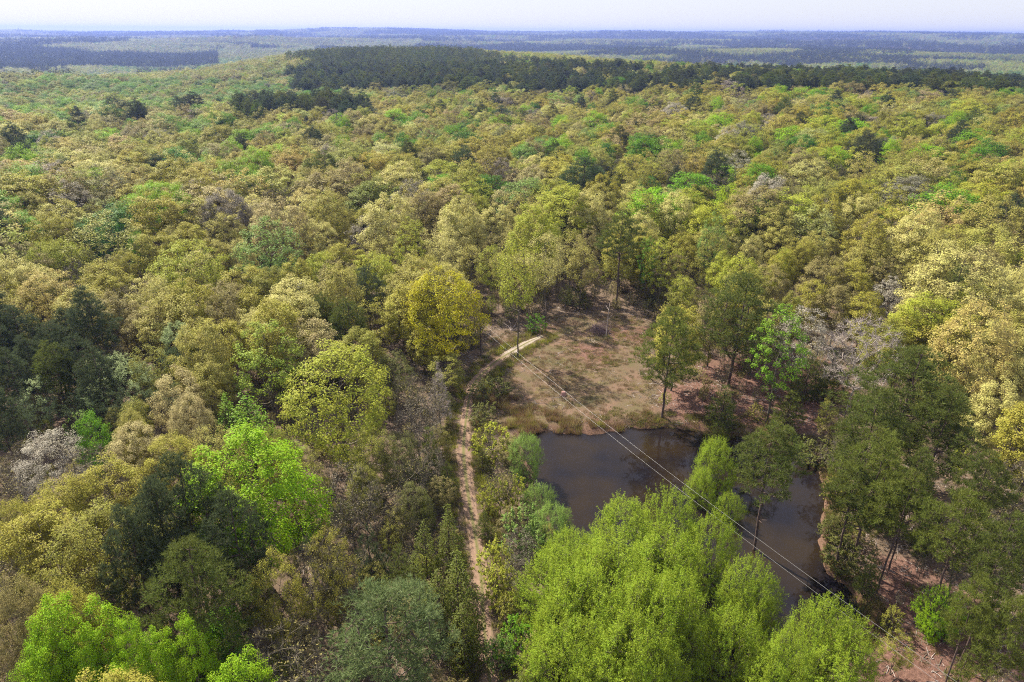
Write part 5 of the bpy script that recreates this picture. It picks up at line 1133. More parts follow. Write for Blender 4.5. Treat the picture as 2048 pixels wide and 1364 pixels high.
('pine_tree', 'youngpine', 7, 'pine', 44.76, 67.0, 5.45, 1.87, 4.02, 'dark green young pine in front of the right-shore pine', 'pine tree', 'pines'),
('bare_tree', 'bare', 3, 'brown', -48.84, 65.94, 10.75, 3.83, 3.54, 'brownish nearly leafless twiggy tree left of the dark front pine', 'tree', 'leafless trees'),
('bare_tree', 'bare', 6, 'brown', 54.95, 61.64, 12.46, 2.94, 3.93, 'brownish nearly leafless twiggy tree, second right of the pine on the red slope', 'tree', 'leafless trees'),
('bare_tree', 'bare', 7, 'brown', -57.33, 61.26, 11.04, 3.22, 5.33, 'brownish nearly leafless twiggy tree in front of the mint-green spreading tree', 'tree', 'leafless trees'),
('bare_tree', 'bare', 4, 'brown', -12.41, 84.46, 10.93, 3.02, 1.73, 'brownish nearly leafless twiggy tree in front of the grey leafless conifer', 'tree', 'leafless trees'),
('broadleaf_tree', 'oak', 8, 'gold', 64.88, 71.51, 14.98, 4.41, 5.41, 'olive-gold dome-crowned budding tree right of the huge dark pine', 'tree', 'trees of the spring wood'),
('pine_tree', 'pine', 8, 'pinedk', -64.83, 74.62, 15.09, 2.86, 1.5, 'blackish-green pine, seventh left of the mint-green spreading tree', 'pine tree', 'pines'),
('broadleaf_tree', 'oak', 6, 'olive', -24.05, 97.2, 12.34, 4.31, 1.91, 'dull olive dome-crowned budding tree behind the huge yellow-green tree', 'tree', 'trees of the spring wood'),
('broadleaf_tree', 'oak', 7, 'khaki', -46.2, 91.46, 16.01, 3.84, 2.38, 'khaki dome-crowned budding tree behind the beige dome tree', 'tree', 'trees of the spring wood'),
('broadleaf_tree', 'oak', 3, 'gold', 26.72, 101.04, 15.03, 4.4, 0.55, 'olive-gold dome-crowned budding tree behind the pine on the far bank', 'tree', 'trees of the spring wood'),
('broadleaf_tree', 'oak', 6, 'gold', -37.31, 98.86, 16.4, 4.83, 2.43, 'olive-gold dome-crowned budding tree behind the light lime tree', 'tree', 'trees of the spring wood'),
('broadleaf_tree', 'oak', 7, 'cream', -36.98, 105.97, 15.39, 5.13, 5.84, 'pale cream dome-crowned budding tree, second behind the light lime tree', 'tree', 'trees of the spring wood'),
('broadleaf_tree', 'oak', 6, 'gold', -18.74, 113.67, 13.07, 5.01, 2.28, 'olive-gold dome-crowned budding tree left of the yellow tree beside the track', 'tree', 'trees of the spring wood'),
('bare_tree', 'bare', 8, 'brown', -63.11, 96.51, 9.49, 2.86, 4.68, 'brownish nearly leafless twiggy tree behind the mint-green spreading tree', 'tree', 'leafless trees'),
('broadleaf_tree', 'sparse', 2, 'khaki', 42.16, 107.73, 13.89, 4.1, 5.28, 'khaki thin-leaved tree right of the big pine behind the far bank', 'tree', 'trees of the spring wood'),
('broadleaf_tree', 'sparse', 0, 'brown', 35.4, 110.74, 14.02, 4.13, 5.33, 'brownish thin-leaved tree left of the big pine behind the far bank', 'tree', 'trees of the spring wood'),
('broadleaf_tree', 'sparse', 6, 'brown', -48.96, 106.55, 15.46, 3.19, 6.02, 'brownish thin-leaved tree behind the light lime tree', 'tree', 'trees of the spring wood'),
('broadleaf_tree', 'oak', 2, 'olive', 61.02, 101.28, 12.68, 4.2, 0.98, 'dull olive dome-crowned budding tree right of the pale-limbed bare tree', 'tree', 'trees of the spring wood'),
('broadleaf_tree', 'oak', 0, 'khaki', -13.48, 117.85, 16.28, 5.14, 3.25, 'khaki dome-crowned budding tree, nearest one behind the yellow tree beside the track', 'tree', 'trees of the spring wood'),
('pine_tree', 'pine', 5, 'pine', 78.73, 89.42, 16.0, 2.89, 0.02, 'dark green pine right of the huge dark pine', 'pine tree', 'pines'),
('broadleaf_tree', 'oak', 5, 'khaki', -56.84, 105.26, 14.77, 5.31, 1.52, 'khaki dome-crowned budding tree in front of the open yellow-green tree', 'tree', 'trees of the spring wood'),
('broadleaf_tree', 'oak', 8, 'cream', -37.99, 113.52, 15.1, 5.1, 2.35, 'pale cream dome-crowned budding tree, third behind the light lime tree', 'tree', 'trees of the spring wood'),
('broadleaf_tree', 'oak', 5, 'gold', 40.36, 112.71, 14.98, 4.13, 0.95, 'olive-gold dome-crowned budding tree, nearest one behind the big pine behind the far bank', 'tree', 'trees of the spring wood'),
('pine_tree', 'pine', 0, 'pinedk', -66.91, 99.82, 18.53, 3.69, 4.96, 'blackish-green pine, second behind the mint-green spreading tree', 'pine tree', 'pines'),
('broadleaf_tree', 'oak', 0, 'khaki', -30.95, 116.23, 16.14, 4.39, 1.23, 'khaki dome-crowned budding tree, second right of the pale green many-stemmed tree', 'tree', 'trees of the spring wood'),
('broadleaf_tree', 'sparse', 2, 'khaki', -19.12, 119.3, 15.1, 3.8, 5.09, 'khaki thin-leaved tree, nearest one left of the yellow tree beside the track', 'tree', 'trees of the spring wood'),
('pine_tree', 'pine', 0, 'pinedk', -79.7, 91.22, 14.25, 3.79, 3.23, 'blackish-green pine, eighth left of the mint-green spreading tree', 'pine tree', 'pines'),
('broadleaf_tree', 'oak', 5, 'cream', 74.89, 95.46, 14.93, 4.26, 3.16, 'pale cream dome-crowned budding tree, third right of the huge dark pine', 'tree', 'trees of the spring wood'),
('broadleaf_tree', 'oak', 2, 'gold', 71.4, 100.01, 13.88, 5.14, 3.22, 'olive-gold dome-crowned budding tree behind the huge dark pine', 'tree', 'trees of the spring wood'),
('broadleaf_tree', 'oak', 6, 'cream', 79.78, 93.66, 15.3, 3.93, 2.41, 'pale cream dome-crowned budding tree, fifth right of the huge dark pine', 'tree', 'trees of the spring wood'),
('pine_tree', 'pine', 0, 'pinedk', -71.68, 100.62, 14.39, 3.07, 4.07, 'blackish-green pine, nearest one behind the mint-green spreading tree', 'pine tree', 'pines'),
('broadleaf_tree', 'oak', 8, 'gold', -56.22, 110.94, 15.16, 4.58, 0.72, 'olive-gold dome-crowned budding tree in front of the open yellow-green tree', 'tree', 'trees of the spring wood'),
('broadleaf_tree', 'oak', 7, 'olive', 42.54, 117.87, 16.08, 5.1, 0.43, 'dull olive dome-crowned budding tree behind the big pine behind the far bank', 'tree', 'trees of the spring wood'),
('broadleaf_tree', 'oak', 3, 'khaki', -17.95, 124.88, 16.13, 4.11, 4.96, 'khaki dome-crowned budding tree, second behind the yellow tree beside the track', 'tree', 'trees of the spring wood'),
('broadleaf_tree', 'sparse', 8, 'khaki', -61.47, 110.85, 15.42, 3.2, 1.3, 'khaki thin-leaved tree in front of the open yellow-green tree', 'tree', 'trees of the spring wood'),
('broadleaf_tree', 'oak', 3, 'khaki', 79.93, 99.1, 15.24, 4.83, 0.52, 'khaki dome-crowned budding tree, nearest one right of the huge dark pine', 'tree', 'trees of the spring wood'),
('broadleaf_tree', 'oak', 8, 'cream', -13.02, 126.78, 13.09, 4.26, 5.71, 'pale cream dome-crowned budding tree, nearest one behind the yellow tree beside the track', 'tree', 'trees of the spring wood'),
('broadleaf_tree', 'oak', 1, 'khaki', -21.53, 127.41, 12.96, 3.8, 3.59, 'khaki dome-crowned budding tree left of the yellow tree beside the track', 'tree', 'trees of the spring wood'),
('broadleaf_tree', 'oak', 1, 'brown', -53.41, 117.89, 12.52, 4.66, 1.0, 'brownish dome-crowned budding tree in front of the open yellow-green tree', 'tree', 'trees of the spring wood'),
('broadleaf_tree', 'oak', 4, 'ygreen', 43.79, 124.18, 16.22, 4.11, 1.72, 'yellow-green dome-crowned budding tree, nearest one behind the big pine behind the far bank', 'tree', 'trees of the spring wood'),
('pine_tree', 'pine', 2, 'pinedk', -83.83, 102.01, 17.95, 3.07, 3.48, 'blackish-green pine left of the twin deep green crowns', 'pine tree', 'pines'),
('broadleaf_tree', 'oak', 0, 'olive', -46.65, 124.1, 13.47, 3.9, 4.22, 'dull olive dome-crowned budding tree in front of the pale green many-stemmed tree', 'tree', 'trees of the spring wood'),
('broadleaf_tree', 'oak', 5, 'gold', -18.53, 132.69, 13.58, 4.66, 2.02, 'olive-gold dome-crowned budding tree behind the yellow tree beside the track', 'tree', 'trees of the spring wood'),
('broadleaf_tree', 'oak', 1, 'cream', -66.17, 117.91, 14.23, 4.1, 1.39, 'pale cream dome-crowned budding tree in front of the open yellow-green tree', 'tree', 'trees of the spring wood'),
('broadleaf_tree', 'sparse', 5, 'brown', -35.33, 130.66, 12.91, 4.19, 1.54, 'brownish thin-leaved tree right of the pale green many-stemmed tree', 'tree', 'trees of the spring wood'),
('broadleaf_tree', 'oak', 0, 'olive', 82.96, 107.34, 13.17, 4.52, 1.09, 'dull olive dome-crowned budding tree right of the huge dark pine', 'tree', 'trees of the spring wood'),
('broadleaf_tree', 'oak', 8, 'khaki', -77.09, 113.17, 13.36, 5.19, 4.51, 'khaki dome-crowned budding tree in front of the twin deep green crowns', 'tree', 'trees of the spring wood'),
('broadleaf_tree', 'oak', 6, 'gold', -43.32, 130.04, 13.47, 3.94, 6.13, 'olive-gold dome-crowned budding tree, nearest one in front of the pale green many-stemmed tree', 'tree', 'trees of the spring wood'),
('broadleaf_tree', 'sparse', 2, 'khaki', -85.61, 107.07, 14.75, 3.33, 2.36, 'khaki thin-leaved tree in front of the twin deep green crowns', 'tree', 'trees of the spring wood'),
('broadleaf_tree', 'oak', 8, 'gold', -52.71, 127.83, 12.86, 5.29, 3.09, 'olive-gold dome-crowned budding tree, second in front of the pale green many-stemmed tree', 'tree', 'trees of the spring wood'),
('broadleaf_tree', 'edge', 8, 'khaki', 6.66, 138.36, 11.66, 3.28, 2.45, 'khaki tall bare-trunked thin-crowned tree, third left of the tall lone pine', 'tree', 'trees of the spring wood'),
('broadleaf_tree', 'oak', 5, 'ygreen', -28.81, 136.03, 13.18, 4.9, 1.0, 'yellow-green dome-crowned budding tree left of the yellow tree beside the track', 'tree', 'trees of the spring wood'),
('broadleaf_tree', 'oak', 2, 'cream', 88.41, 108.19, 16.49, 4.0, 5.53, 'pale cream dome-crowned budding tree, seventh right of the huge dark pine', 'tree', 'trees of the spring wood'),
('broadleaf_tree', 'edge', 2, 'khaki', -1.53, 140.0, 12.45, 3.56, 5.49, 'khaki tall bare-trunked thin-crowned tree, nearest one right of the yellow tree beside the track', 'tree', 'trees of the spring wood'),
('broadleaf_tree', 'sparse', 1, 'khaki', 85.17, 112.53, 15.65, 4.61, 5.45, 'khaki thin-leaved tree behind the huge dark pine', 'tree', 'trees of the spring wood'),
('broadleaf_tree', 'edge', 1, 'khaki', 2.54, 141.7, 12.27, 3.13, 0.07, 'khaki tall bare-trunked thin-crowned tree, third right of the yellow tree beside the track', 'tree', 'trees of the spring wood'),
('broadleaf_tree', 'sparse', 3, 'brown', -89.17, 111.56, 14.29, 3.41, 4.74, 'brownish thin-leaved tree, second in front of the twin deep green crowns', 'tree', 'trees of the spring wood'),
('broadleaf_tree', 'oak', 6, 'cream', 91.56, 112.8, 13.01, 5.42, 1.72, 'pale cream dome-crowned budding tree, sixth right of the huge dark pine', 'tree', 'trees of the spring wood'),
('broadleaf_tree', 'oak', 7, 'khaki', -94.15, 112.82, 12.28, 5.27, 6.17, 'khaki dome-crowned budding tree, fourth left of the twin deep green crowns', 'tree', 'trees of the spring wood'),
('broadleaf_tree', 'sparse', 2, 'khaki', 80.3, 123.29, 14.77, 3.82, 4.41, 'khaki thin-leaved tree, second behind the pale-limbed bare tree', 'tree', 'trees of the spring wood'),
('broadleaf_tree', 'oak', 6, 'gold', 28.61, 145.53, 14.21, 3.96, 3.49, 'olive-gold dome-crowned budding tree, second in front of the tall lone pine', 'tree', 'trees of the spring wood'),
('broadleaf_tree', 'sparse', 2, 'khaki', -29.64, 147.47, 12.67, 3.82, 0.11, 'khaki thin-leaved tree, second left of the yellow tree beside the track', 'tree', 'trees of the spring wood'),
('broadleaf_tree', 'oak', 3, 'cream', -65.33, 135.71, 13.05, 4.54, 2.11, 'pale cream dome-crowned budding tree right of the open yellow-green tree', 'tree', 'trees of the spring wood'),
('broadleaf_tree', 'oak', 6, 'gold', -37.67, 145.89, 12.28, 4.72, 4.49, 'olive-gold dome-crowned budding tree, nearest one right of the pale green many-stemmed tree', 'tree', 'trees of the spring wood'),
('broadleaf_tree', 'oak', 8, 'cream', 94.1, 119.06, 16.41, 3.81, 2.39, 'pale cream dome-crowned budding tree, eighth right of the huge dark pine', 'tree', 'trees of the spring wood'),
('broadleaf_tree', 'sparse', 7, 'brown', -3.39, 152.1, 12.9, 3.26, 4.82, 'brownish thin-leaved tree behind the yellow tree beside the track', 'tree', 'trees of the spring wood'),
('broadleaf_tree', 'oak', 8, 'gold', 24.95, 150.39, 14.76, 4.98, 1.18, 'olive-gold dome-crowned budding tree, nearest one in front of the tall lone pine', 'tree', 'trees of the spring wood'),
('broadleaf_tree', 'oak', 1, 'gold', -96.3, 118.29, 15.54, 4.1, 3.61, 'olive-gold dome-crowned budding tree, third left of the twin deep green crowns', 'tree', 'trees of the spring wood'),
('broadleaf_tree', 'oak', 0, 'gold', -81.87, 129.52, 12.87, 5.38, 1.65, 'olive-gold dome-crowned budding tree, nearest one in front of the twin deep green crowns', 'tree', 'trees of the spring wood'),
('broadleaf_tree', 'oak', 8, 'khaki', 29.96, 150.58, 14.86, 4.5, 0.95, 'khaki dome-crowned budding tree, second right of the tall lone pine', 'tree', 'trees of the spring wood'),
('broadleaf_tree', 'sparse', 4, 'khaki', 70.85, 138.05, 13.78, 3.39, 0.99, 'khaki thin-leaved tree behind the whitish thin-leaved tree', 'tree', 'trees of the spring wood'),
('pine_tree', 'pine', 5, 'pine', 88.59, 127.6, 13.84, 4.0, 3.53, 'dark green pine right of the pale-limbed bare tree', 'pine tree', 'pines'),
('broadleaf_tree', 'oak', 1, 'cream', -95.69, 123.49, 16.29, 4.26, 0.37, 'pale cream dome-crowned budding tree, nearest one left of the twin deep green crowns', 'tree', 'trees of the spring wood'),
('broadleaf_tree', 'oak', 1, 'khaki', 101.79, 121.34, 13.58, 5.18, 3.93, 'khaki dome-crowned budding tree, second right of the huge dark pine', 'tree', 'trees of the spring wood'),
('broadleaf_tree', 'oak', 6, 'cream', -101.03, 122.48, 13.62, 5.47, 4.41, 'pale cream dome-crowned budding tree, second left of the twin deep green crowns', 'tree', 'trees of the spring wood'),
('broadleaf_tree', 'oak', 0, 'khaki', 29.28, 156.26, 13.95, 4.58, 2.61, 'khaki dome-crowned budding tree, nearest one right of the tall lone pine', 'tree', 'trees of the spring wood'),
('broadleaf_tree', 'sparse', 6, 'brown', 18.33, 158.37, 12.52, 3.33, 4.77, 'brownish thin-leaved tree left of the tall lone pine', 'tree', 'trees of the spring wood'),
('broadleaf_tree', 'oak', 5, 'cream', 97.17, 127.02, 13.65, 3.78, 0.31, 'pale cream dome-crowned budding tree behind the huge dark pine', 'tree', 'trees of the spring wood'),
('broadleaf_tree', 'sparse', 3, 'khaki', 3.79, 160.66, 13.0, 3.27, 1.21, 'khaki thin-leaved tree left of the tall lone pine', 'tree', 'trees of the spring wood'),
('broadleaf_tree', 'oak', 8, 'cream', -96.11, 129.03, 12.48, 4.94, 2.43, 'pale cream dome-crowned budding tree in front of the twin deep green crowns', 'tree', 'trees of the spring wood'),
('broadleaf_tree', 'oak', 1, 'cream', 7.97, 161.69, 12.3, 4.77, 1.67, 'pale cream dome-crowned budding tree, third left of the tall lone pine', 'tree', 'trees of the spring wood'),
('broadleaf_tree', 'oak', 6, 'khaki', 46.4, 156.07, 13.14, 4.79, 3.44, 'khaki dome-crowned budding tree, nearest one behind the big pine behind the far bank', 'tree', 'trees of the spring wood'),
('broadleaf_tree', 'oak', 8, 'brown', 95.98, 133.07, 15.96, 4.4, 0.08, 'brownish dome-crowned budding tree right of the pale-limbed bare tree', 'tree', 'trees of the spring wood'),
('broadleaf_tree', 'oak', 0, 'cream', 30.98, 161.24, 15.33, 4.37, 1.31, 'pale cream dome-crowned budding tree right of the tall lone pine', 'tree', 'trees of the spring wood'),
('broadleaf_tree', 'oak', 8, 'cream', 103.75, 127.33, 14.49, 4.32, 1.21, 'pale cream dome-crowned budding tree, ninth right of the huge dark pine', 'tree', 'trees of the spring wood'),
('broadleaf_tree', 'oak', 2, 'khaki', 27.08, 164.12, 13.03, 4.36, 0.04, 'khaki dome-crowned budding tree, nearest one behind the tall lone pine', 'tree', 'trees of the spring wood'),
('broadleaf_tree', 'oak', 2, 'khaki', -105.4, 129.53, 14.25, 4.16, 5.98, 'khaki dome-crowned budding tree, third left of the twin deep green crowns', 'tree', 'trees of the spring wood'),
('broadleaf_tree', 'oak', 5, 'ygreen', -15.22, 168.23, 15.07, 3.76, 1.78, 'yellow-green dome-crowned budding tree behind the yellow tree beside the track', 'tree', 'trees of the spring wood'),
('broadleaf_tree', 'oak', 6, 'gold', -74.44, 152.72, 14.5, 4.92, 2.47, 'olive-gold dome-crowned budding tree behind the open yellow-green tree', 'tree', 'trees of the spring wood'),
('broadleaf_tree', 'sparse', 1, 'brown', -102.21, 135.89, 14.49, 4.41, 2.69, 'brownish thin-leaved tree left of the twin deep green crowns', 'tree', 'trees of the spring wood'),
('broadleaf_tree', 'oak', 1, 'khaki', 6.86, 169.99, 15.63, 5.04, 1.2, 'khaki dome-crowned budding tree in front of the rounded green far crown', 'tree', 'trees of the spring wood'),
('broadleaf_tree', 'oak', 3, 'cream', -58.87, 161.32, 14.97, 4.35, 3.63, 'pale cream dome-crowned budding tree behind the pale green many-stemmed tree', 'tree', 'trees of the spring wood'),
('pine_tree', 'pine', 8, 'pine', 98.77, 140.79, 14.09, 3.58, 2.44, 'dark green pine in front of the flat-topped far pine', 'pine tree', 'pines')]

def plant(name, kname, vi, col, x, y, H, R, rz, label, cat, group, lean=None):
    kt = KIT[kname][vi % len(KIT[kname])]
    root = bpy.data.objects.new(name, None)
    COL.objects.link(root)
    root.empty_display_size = 1.0
    root.location = (x, y, float(height(x, y)) - 0.08)
    root.rotation_euler = (lean[0], lean[1], rz) if lean else (0, 0, rz)
    root.scale = (R / kt['R'], R / kt['R'], H / kt['H'])
    tag(root, label, cat, group)
    t = link('trunk', kt['trunk'], root)
    if kt['crown'] is not None:
        c = link('crown', kt['crown'], root)
        c.color = (*col, 1.0)
    return root

for (name, kname, vi, ck, x, y, H, R, rz, label, cat, group) in TREES:
    plant(name, kname, vi, PAL[ck] if isinstance(ck, str) else ck, x, y, H, R, rz, label, cat, group)

# ------------------------------------------------------------------ masses nobody could count
LIB = bpy.data.collections.new('tree_library')          # source shapes, not part of the scene

def lib(name, kits):
    c = bpy.data.collections.new(name)
    for kn in kits:
        for kt in KIT[kn]:
            wv, wl, cv, cl = kt['raw']
            fw = list(wl); fc = [f + len(wv) for f in cl]
            sizes = {}
            ids = np.concatenate([np.zeros(sum(len(f) for f in fw)), np.ones(sum(len(f) for f in fc))])
            me = mesh_np('tree', np.concatenate([wv, cv]), fw + fc, [kt['bark'], kt['leaf']], ids)
            o = bpy.data.objects.new('tree_%03d' % len(c.objects), me)
            c.objects.link(o)
    return c

def scatter(name, coll, pos, rot, scl, col, idx, label):
    me = bpy.data.meshes.new(name)
    me.vertices.add(len(pos))
    me.vertices.foreach_set('co', np.asarray(pos, dtype=np.float32).ravel())
    a = me.attributes.new('turn', 'FLOAT_VECTOR', 'POINT'); a.data.foreach_set('vector', np.asarray(rot, dtype=np.float32).ravel())
    a = me.attributes.new('size', 'FLOAT_VECTOR', 'POINT'); a.data.foreach_set('vector', np.asarray(scl, dtype=np.float32).ravel())
    a = me.attributes.new('color', 'FLOAT_COLOR', 'POINT')
    a.data.foreach_set('color', np.concatenate([col, np.ones((len(col), 1))], axis=1).astype(np.float32).ravel())
    a = me.attributes.new('pick', 'INT', 'POINT'); a.data.foreach_set('value', np.asarray(idx, dtype=np.int32))
    o = link(name, me)
    ng = bpy.data.node_groups.new(name, 'GeometryNodeTree')
    ng.interface.new_socket('Geometry', in_out='INPUT', socket_type='NodeSocketGeometry')
    ng.interface.new_socket('Geometry', in_out='OUTPUT', socket_type='NodeSocketGeometry')
    gi, go = ng.nodes.new('NodeGroupInput'), ng.nodes.new('NodeGroupOutput')
    ci = ng.nodes.new('GeometryNodeCollectionInfo')
    ci.inputs['Collection'].default_value = coll
    ci.inputs['Separate Children'].default_value = True
    ci.inputs['Reset Children'].default_value = True
    iop = ng.nodes.new('GeometryNodeInstanceOnPoints')
    iop.inputs['Pick Instance'].default_value = True
    def na(n, t):
        x = ng.nodes.new('GeometryNodeInputNamedAttribute'); x.data_type = t
        x.inputs['Name'].default_value = n
        return x.outputs['Attribute']
    e2r = ng.nodes.new('FunctionNodeEulerToRotation')
    L = ng.links.new
    L(na('turn', 'FLOAT_VECTOR'), e2r.inputs[0])
    L(gi.outputs[0], iop.inputs['Points'])
    L(ci.outputs[0], iop.inputs['Instance'])
    L(na('pick', 'INT'), iop.inputs['Instance Index'])
    L(e2r.outputs[0], iop.inputs['Rotation'])
    L(na('size', 'FLOAT_VECTOR'), iop.inputs['Scale'])
    L(iop.outputs[0], go.inputs[0])
    md = o.modifiers.new('scatter', 'NODES')
    md.node_group = ng
    tag(o, label, None, None, 'stuff')
    return o

rng = np.random.default_rng(7)
def jgrid(d0, d1, cell):
    """jittered grid points inside the camera's sector between two distances"""
    wmax = d1 * .86
    gx = np.arange(-wmax, wmax, cell); gy = np.arange(d0 * .55, d1, cell)
    X, Y = np.meshgrid(gx, gy)
    X = X + np.where((np.arange(len(gy)) % 2)[:, None] > 0, cell * .5, 0)
    X = (X + rng.uniform(-.38, .38, X.shape) * cell).ravel()
    Y = (Y + rng.uniform(-.38, .38, Y.shape) * cell).ravel()
    d = np.hypot(X, Y)
    k = (d >= d0) & (d < d1) & (np.abs(X) < Y * .82 + 12)
    return X[k], Y[k]

# where the individually built trees stand
TX = np.array([(t[4], t[5], t[7]) for t in TREES])
NEAR_EDGE = ([-0.9, 0.9], [170, 170])
def open_ground(x, y):
    o = (poly_sd(x, y, CLEARING) < 1.5) | (poly_sd(x, y, POND) < 2.0) | (polyline_dist(x, y, TRACK) < 3.0)
    for a, b_, ra, rb in FIELDS:
        o |= (np.hypot((x - a) / ra, (y - b_) / rb) < 1.0)
    for a, b_, r in SHED_SPOTS:
        o |= np.hypot(x - a, y - b_) < r
    return o
SHED_SPOTS = [(-24.32, 146.59, 4.5), (-20.56, 154.74, 4.5), (-44.95, 145.8, 4.5), (135.43, 192.35, 4.5)]

parts = []
for d0, d1, cell, sc in ((60, 800, 9.3, 1.55), (800, 1900, 9.0, 1.4), (1900, 4200, 14.0, 1.7), (4200, 11500, 34.0, 3.0)):
    x, y = jgrid(d0, d1, cell)
    parts.append((x, y, np.full(len(x), sc), np.full(len(x), cell)))
X, Y, S, CELL = (np.concatenate([p[i] for p in parts]) for i in range(4))
D = np.hypot(X, Y)
keep = ~open_ground(X, Y)
# leave the near woods to the individual trees
near = D < 420
dm = np.full(len(X), 99.0)
ni = np.nonzero(near)[0]
for c in range(0, len(ni), 2000):
    j = ni[c:c + 2000]
    dd = np.hypot(X[j, None] - TX[None, :, 0], Y[j, None] - TX[None, :, 1]) - TX[None, :, 2] * .75
    dm[j] = dd.min(axis=1)
keep &= (dm > 2.2) & (D > np.interp(X / Y, *NEAR_EDGE))
X, Y, S, D = X[keep], Y[keep], S[keep], D[keep]
Z = height(X, Y)
U = X / Y
n1 = vnoise(X, Y, 60, 41) * .6 + vnoise(X, Y, 25, 42) * .5
n2 = vnoise(X, Y, 420, 43) * .7 + vnoise(X, Y, 160, 44) * .5
r1, r2, r3 = rng.uniform(0, 1, (3, len(X)))
cr = crest_dist(U)
pine_in = np.interp(U, [-.31, -.29, -.05, .1, .3, .5, .8], [600, 595, 560, 510, 470, 490, 515])
pine_out = np.interp(U, [-.31, -.20, -.05, .02, .12, .3, .5, .8], [1130, 1220, 1180, 900, 760, 690, 650, 610])
jit = 45 * vnoise(X, Y, 70, 45) + 30 * vnoise(X, Y, 28, 46)
pine = (U > -.30 + .045 * n1) & (D > pine_in + jit) & (D < pine_out + jit)
dense = np.interp(U, [-.3, -.06, 0.02, .3, .8], [.985, .97, .86, .80, .72])
pine &= r1 < dense
pine &= ~((vnoise(X, Y, 55, 47) > .4) & (U > -.02))
pine |= (U > -.39) & (U < -.21) & (D > 395 + jit * .4) & (D < 470 + jit * .4) & (r1 < .92)
pine |= (D < 480) & (r1 < .035)
valley = D > cr * 1.12
pine |= valley & (n2 > .34) & (r1 < .85)
pine |= (U < -.40) & (U > -.75) & (D > 2300) & (D < 3300) & (r1 < .95)
pine |= valley & (D > 3300) & (vnoise(X, Y, 900, 48) + .5 * vnoise(X, Y, 330, 49) > .12) & (r1 < .9)
low = (U < -.24) & (D > 470) & (D < 860 + jit)
vgreen = valley & (D < 2600) & (n2 < -.08)
green = (~pine) & ((low & (r2 < .55)) | (vgreen & (r2 < .6)) | (r2 < .085))
def pal(*ks): return np.array([PAL[k] for k in ks])
def choose(ks, w, m):
    return pal(*ks)[rng.choice(len(ks), m, p=np.array(w) / np.sum(w))]
C = choose(['gold', 'khaki', 'cream', 'olive', 'brown', 'beige', 'ygreen', 'grey'], [.17, .24, .17, .13, .10, .10, .07, .05], len(X))
right = rng.uniform(0, 1, len(X)) < np.clip(.2 + U * .5 + n1 * .5, 0, .6)
C[right] = choose(['gold', 'ygreen', 'khaki'], [.55, .2, .25], int(right.sum()))
C[green] = choose(['green', 'lime', 'pgreen', 'ygreen'], [.3, .15, .4, .15], int(green.sum()))
nearg = green & (D < 470)
C[nearg] = choose(['green', 'lime', 'dkgreen', 'pgreen'], [.4, .3, .15, .15], int(nearg.sum()))
C[pine] = choose(['pine', 'pinedk'], [.45, .55], int(pine.sum()))
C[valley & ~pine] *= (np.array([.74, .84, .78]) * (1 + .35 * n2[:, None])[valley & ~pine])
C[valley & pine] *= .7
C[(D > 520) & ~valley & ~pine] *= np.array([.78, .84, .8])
C *= rng.uniform(.82, 1.18, (len(X), 1)) * (1 + rng.normal(0, .05, (len(X), 3)))
C = np.clip(C, .005, .8)
Hs = np.where(S < 1.6, (.40 + .40 * S), S) * rng.uniform(.82, 1.15, len(X))
szr = rng.choice([.68, .92, 1.22], len(X), p=[.27, .48, .25]) * rng.uniform(.9, 1.1, len(X))
Hs = Hs * (.55 + .45 * szr) * np.where(pine & (D > 400), 1.15, 1.0)
Rs = S * szr * np.where(pine, .9, .90)
# drop what the nearer woods hide from anywhere near the camera
top = Z + 18 * np.minimum(Hs, 1.3) + 2
ang = (top - (CAM_H + 4)) / D
bins = np.clip(((U + .9) / 1.8 * 500).astype(int), 0, 499)
order = np.argsort(D)
hor = np.full(500, -9.0)
vis = np.zeros(len(X), bool)
pending = []
blk = 0
Dsrt = D[order]
edges = np.unique(np.concatenate([np.arange(60, 2000, 40), np.arange(2000, 12000, 250)]))
lo = 0
for e in edges:
    hi = np.searchsorted(Dsrt, e)
    j = order[lo:hi]
    nb = np.minimum.reduce([hor[np.clip(bins[j] + s, 0, 499)] for s in (-2, -1, 0, 1, 2)])
    vis[j] = ang[j] > nb - .012
    np.maximum.at(hor, bins[j], (Z[j] + 13 * np.minimum(Hs[j], 1.2) - CAM_H) / D[j] - 0.002)
    lo = hi
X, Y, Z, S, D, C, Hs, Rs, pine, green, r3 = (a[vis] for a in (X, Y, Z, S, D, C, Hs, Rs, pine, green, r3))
lib_near = lib('near_woods', ['oak', 'sparse', 'leafy', 'pine', 'bare'])      # 0-3 oak, 4-6 sparse, 7-9 leafy, 10-12 pine
lib_far = lib('far_woods', ['faroak', 'farleafy', 'farpine'])         # 0-2, 3-4, 5-7
def spread_out(name, sel, coll, picks, label):
    j = np.nonzero(sel)[0]
    if not len(j): return
    m = len(j)
    rot = np.zeros((m, 3)); rot[:, 2] = rng.uniform(0, 6.28, m)
    scl = np.stack([Rs[j], Rs[j], np.minimum(Hs[j], .6 + .4 * Hs[j])], -1)
    pos = np.stack([X[j], Y[j], Z[j] - .1], -1)
    scatter(name, coll, pos, rot, scl, C[j], rng.choice(picks, m), label)
fard = D > 850
br = ~pine & ~green
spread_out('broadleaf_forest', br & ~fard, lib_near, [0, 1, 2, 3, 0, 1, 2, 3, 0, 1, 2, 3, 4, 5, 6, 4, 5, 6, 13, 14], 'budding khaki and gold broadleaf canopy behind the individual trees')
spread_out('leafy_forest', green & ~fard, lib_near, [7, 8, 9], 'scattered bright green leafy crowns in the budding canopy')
spread_out('pine_forest', pine & ~fard, lib_near, [10, 11, 12], 'dark pines scattered through the middle-distance canopy')
